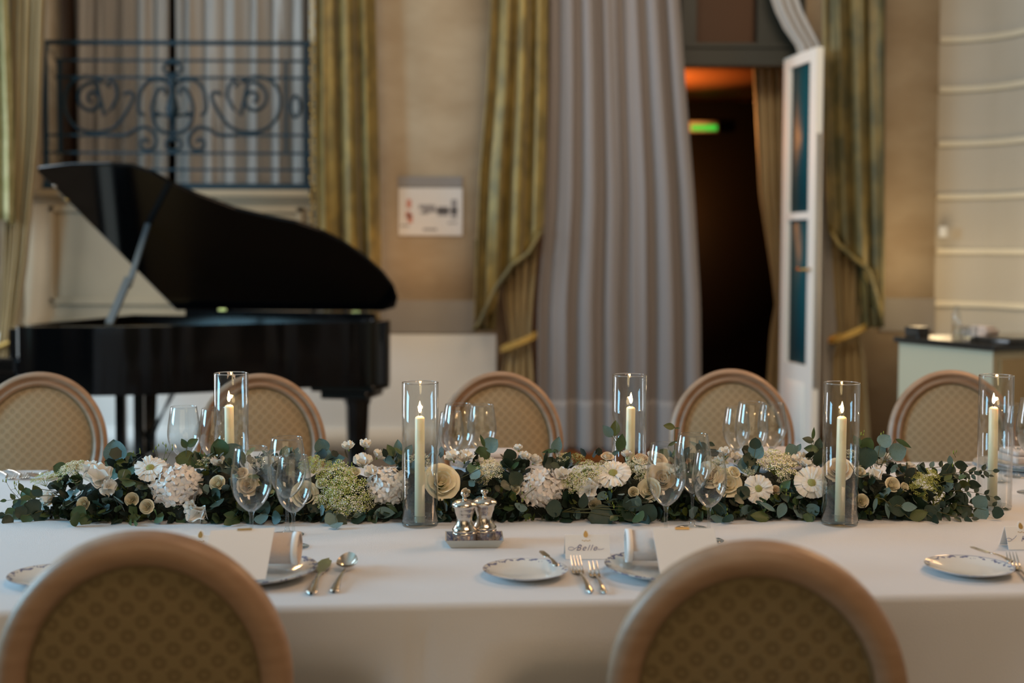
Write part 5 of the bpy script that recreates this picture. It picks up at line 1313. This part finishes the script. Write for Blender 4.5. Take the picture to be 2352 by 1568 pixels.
# lace flowers: domes of tiny blossoms on fine rays
def lace(px, py, dpx, green=0.5, fx=0, fz=.2, n_sub=16, nb=15, seed=0, dense=1.0):
    rr = random.Random(seed * 31 + 5); D, ph = gsurf(px, py); D -= .008; R = dpx / F * D * .5; n_ = facing(px, ph, fx, fz)
    mb = MB()
    for i in range(n_sub):
        r = math.sqrt((i + .5) / n_sub); a = i * 2.39996; c = Vector((r * cos(a), r * sin(a), .28 * (1 - r * r) + rr.uniform(-.06, .06)))
        mb.tube([(0, 0, -.75), (c.x * .5, c.y * .5, -.28), tuple(c - Vector((0, 0, .06)))], .012, 3, mi=2, cap=False)
        sr = .26 * dense
        for j in range(nb):
            q = math.sqrt((j + .5) / nb); b_ = j * 2.4 + i; p = c + Vector((sr * q * cos(b_), sr * q * sin(b_), .10 * (1 - q * q) + rr.uniform(-.03, .03)))
            h = rr.uniform(.036, .058); nn = Vector((rr.uniform(-.7, .7), rr.uniform(-.7, .7), 1)).normalized(); t1 = nn.orthogonal().normalized(); t2 = nn.cross(t1)
            P = [p + nn * h * .5] + [p + (t1 * cos(k * PI / 2.5) + t2 * sin(k * PI / 2.5)) * h * (1 if k % 1 == 0 else .5) for k in range(5)] + [p - nn * h * .6]
            mb.add(P, [(0, 1 + k, 1 + (k + 1) % 5) for k in range(5)] + [(6, 1 + (k + 1) % 5, 1 + k) for k in range(5)], 1 if rr.random() < green else 0)
    o = obj('lace_flower', mb, [M['lace'], M['laceg'], M['bright']], garland, aty(px, py, D) - G0, dirq(n_, 0), smooth=False, fix=False); o.scale = (R,) * 3
for i, a in enumerate(((168, 1075, 60, .15, -.1, .5), (148, 1088, 46, .3, -.3, .4), (98, 1100, 54, .95, -.3, .6), (130, 1098, 40, .9, 0, .5), (775, 1098, 86, .7, -.1, .4), (800, 1135, 92, .55, 0, 0), (760, 1150, 64, .45, -.2, -.1), (840, 1150, 54, .35, .3, -.2), (800, 1168, 54, .4, .1, -.3), (715, 1070, 60, .9, -.3, .6), (745, 1076, 50, .8, 0, .6),
        (1128, 1078, 60, .1, 0, .4), (1112, 1096, 40, .1, -.3, 0), (1350, 1083, 62, .35, -.2, .5), (1318, 1106, 56, .3, -.3, .2), (1300, 1052, 44, .4, 0, .6), (1330, 1050, 30, .7, .3, .6), (1465, 1070, 52, .1, 0, .3), (1475, 1088, 40, .1, .1, 0), (1785, 1066, 86, .25, 0, .5), (1800, 1096, 36, .05, .2, 0), (1655, 1070, 44, .3, 0, .4),
        (960, 1055, 50, .15, 0, .5), (975, 1075, 46, .1, 0, .2), (2135, 1095, 56, 1, .2, .3), (2120, 1120, 62, 1, .1, 0), (2150, 1130, 50, 1, .4, -.1), (2100, 1105, 44, 1, -.2, .2), (2140, 1150, 42, 1, .2, -.3), (600, 1062, 46, .05, -.1, .5), (625, 1055, 40, .05, .3, .6), (1960, 1045, 44, .2, .1, .6), (1720, 1085, 30, .3, 0, .2), (470, 1062, 36, .3, 0, .5), (1385, 1072, 40, .2, 0, .6))):
    lace(*a, n_sub=20 if a[2] > 55 else 13, nb=22 if a[2] > 55 else 15, seed=i)
# fine bud twigs
def twig(pts_, D, buds=True, mt='bright'):
    P = [aty(x, y, D) - G0 for x, y in pts_]; b = MB(); P2 = smooth(P, 4)
    b.tube(P2, [.0009 - .0006 * i / len(P2) for i in range(len(P2))], 5, mi=0)
    for i in range(2, len(P2), 3):
        q = P2[i]; d_ = Vector((RG.uniform(-1, 1), RG.uniform(-.5, .2), RG.uniform(.1, 1))).normalized() * .010
        b.tube([q, q + d_ * .6, q + d_], [.0004, .0004, .0003], 4); b.lathe([(0, -.003), (.0012, -.001), (.0010, .002), (0, .005)], 6, q + d_, mi=1)
    b.lathe([(0, -.004), (.0018, 0), (.0014, .004), (0, .008)], 6, P2[-1], mi=1)
    obj('bud_twig', b, [M['stem'], M[mt]], garland)
for pp, D in (([(70, 1165), (45, 1145), (25, 1125), (14, 1105)], 2.95), ([(55, 1150), (35, 1120), (33, 1110)], 2.97), ([(500, 1085), (482, 1062), (470, 1045)], 2.98), ([(370, 1075), (378, 1045), (381, 1025)], 3.0), ([(365, 1075), (362, 1045), (358, 1030)], 3.0), ([(376, 1070), (388, 1045), (396, 1032)], 3.0), ([(300, 1060), (312, 1045), (322, 1040)], 3.0),
              ([(820, 1110), (815, 1085), (808, 1068)], 2.93), ([(2180, 1130), (2200, 1100), (2188, 1070)], 3.02), ([(2170, 1140), (2205, 1130), (2225, 1105)], 3.02), ([(1170, 1160), (1195, 1165), (1208, 1195)], 2.89), ([(620, 1150), (605, 1165), (592, 1178)], 2.89), ([(1640, 1150), (1660, 1165), (1668, 1188)], 2.89), ([(1420, 1110), (1412, 1125), (1405, 1130)], 2.9), ([(1790, 1120), (1800, 1135), (1815, 1138)], 2.9),
              ([(240, 1165), (270, 1160), (285, 1150)], 2.89), ([(1230, 1120), (1210, 1135), (1200, 1150)], 2.88), ([(2040, 1020), (2028, 1010), (2024, 1000)], 3.0), ([(1980, 1040), (1976, 1010), (1978, 998)], 3.0), ([(2195, 1050), (2190, 1040)], 3.02), ([(1380, 1140), (1395, 1150), (1410, 1165)], 2.88)):
    twig(pp, D)
print('leaf objects', n_leaf)
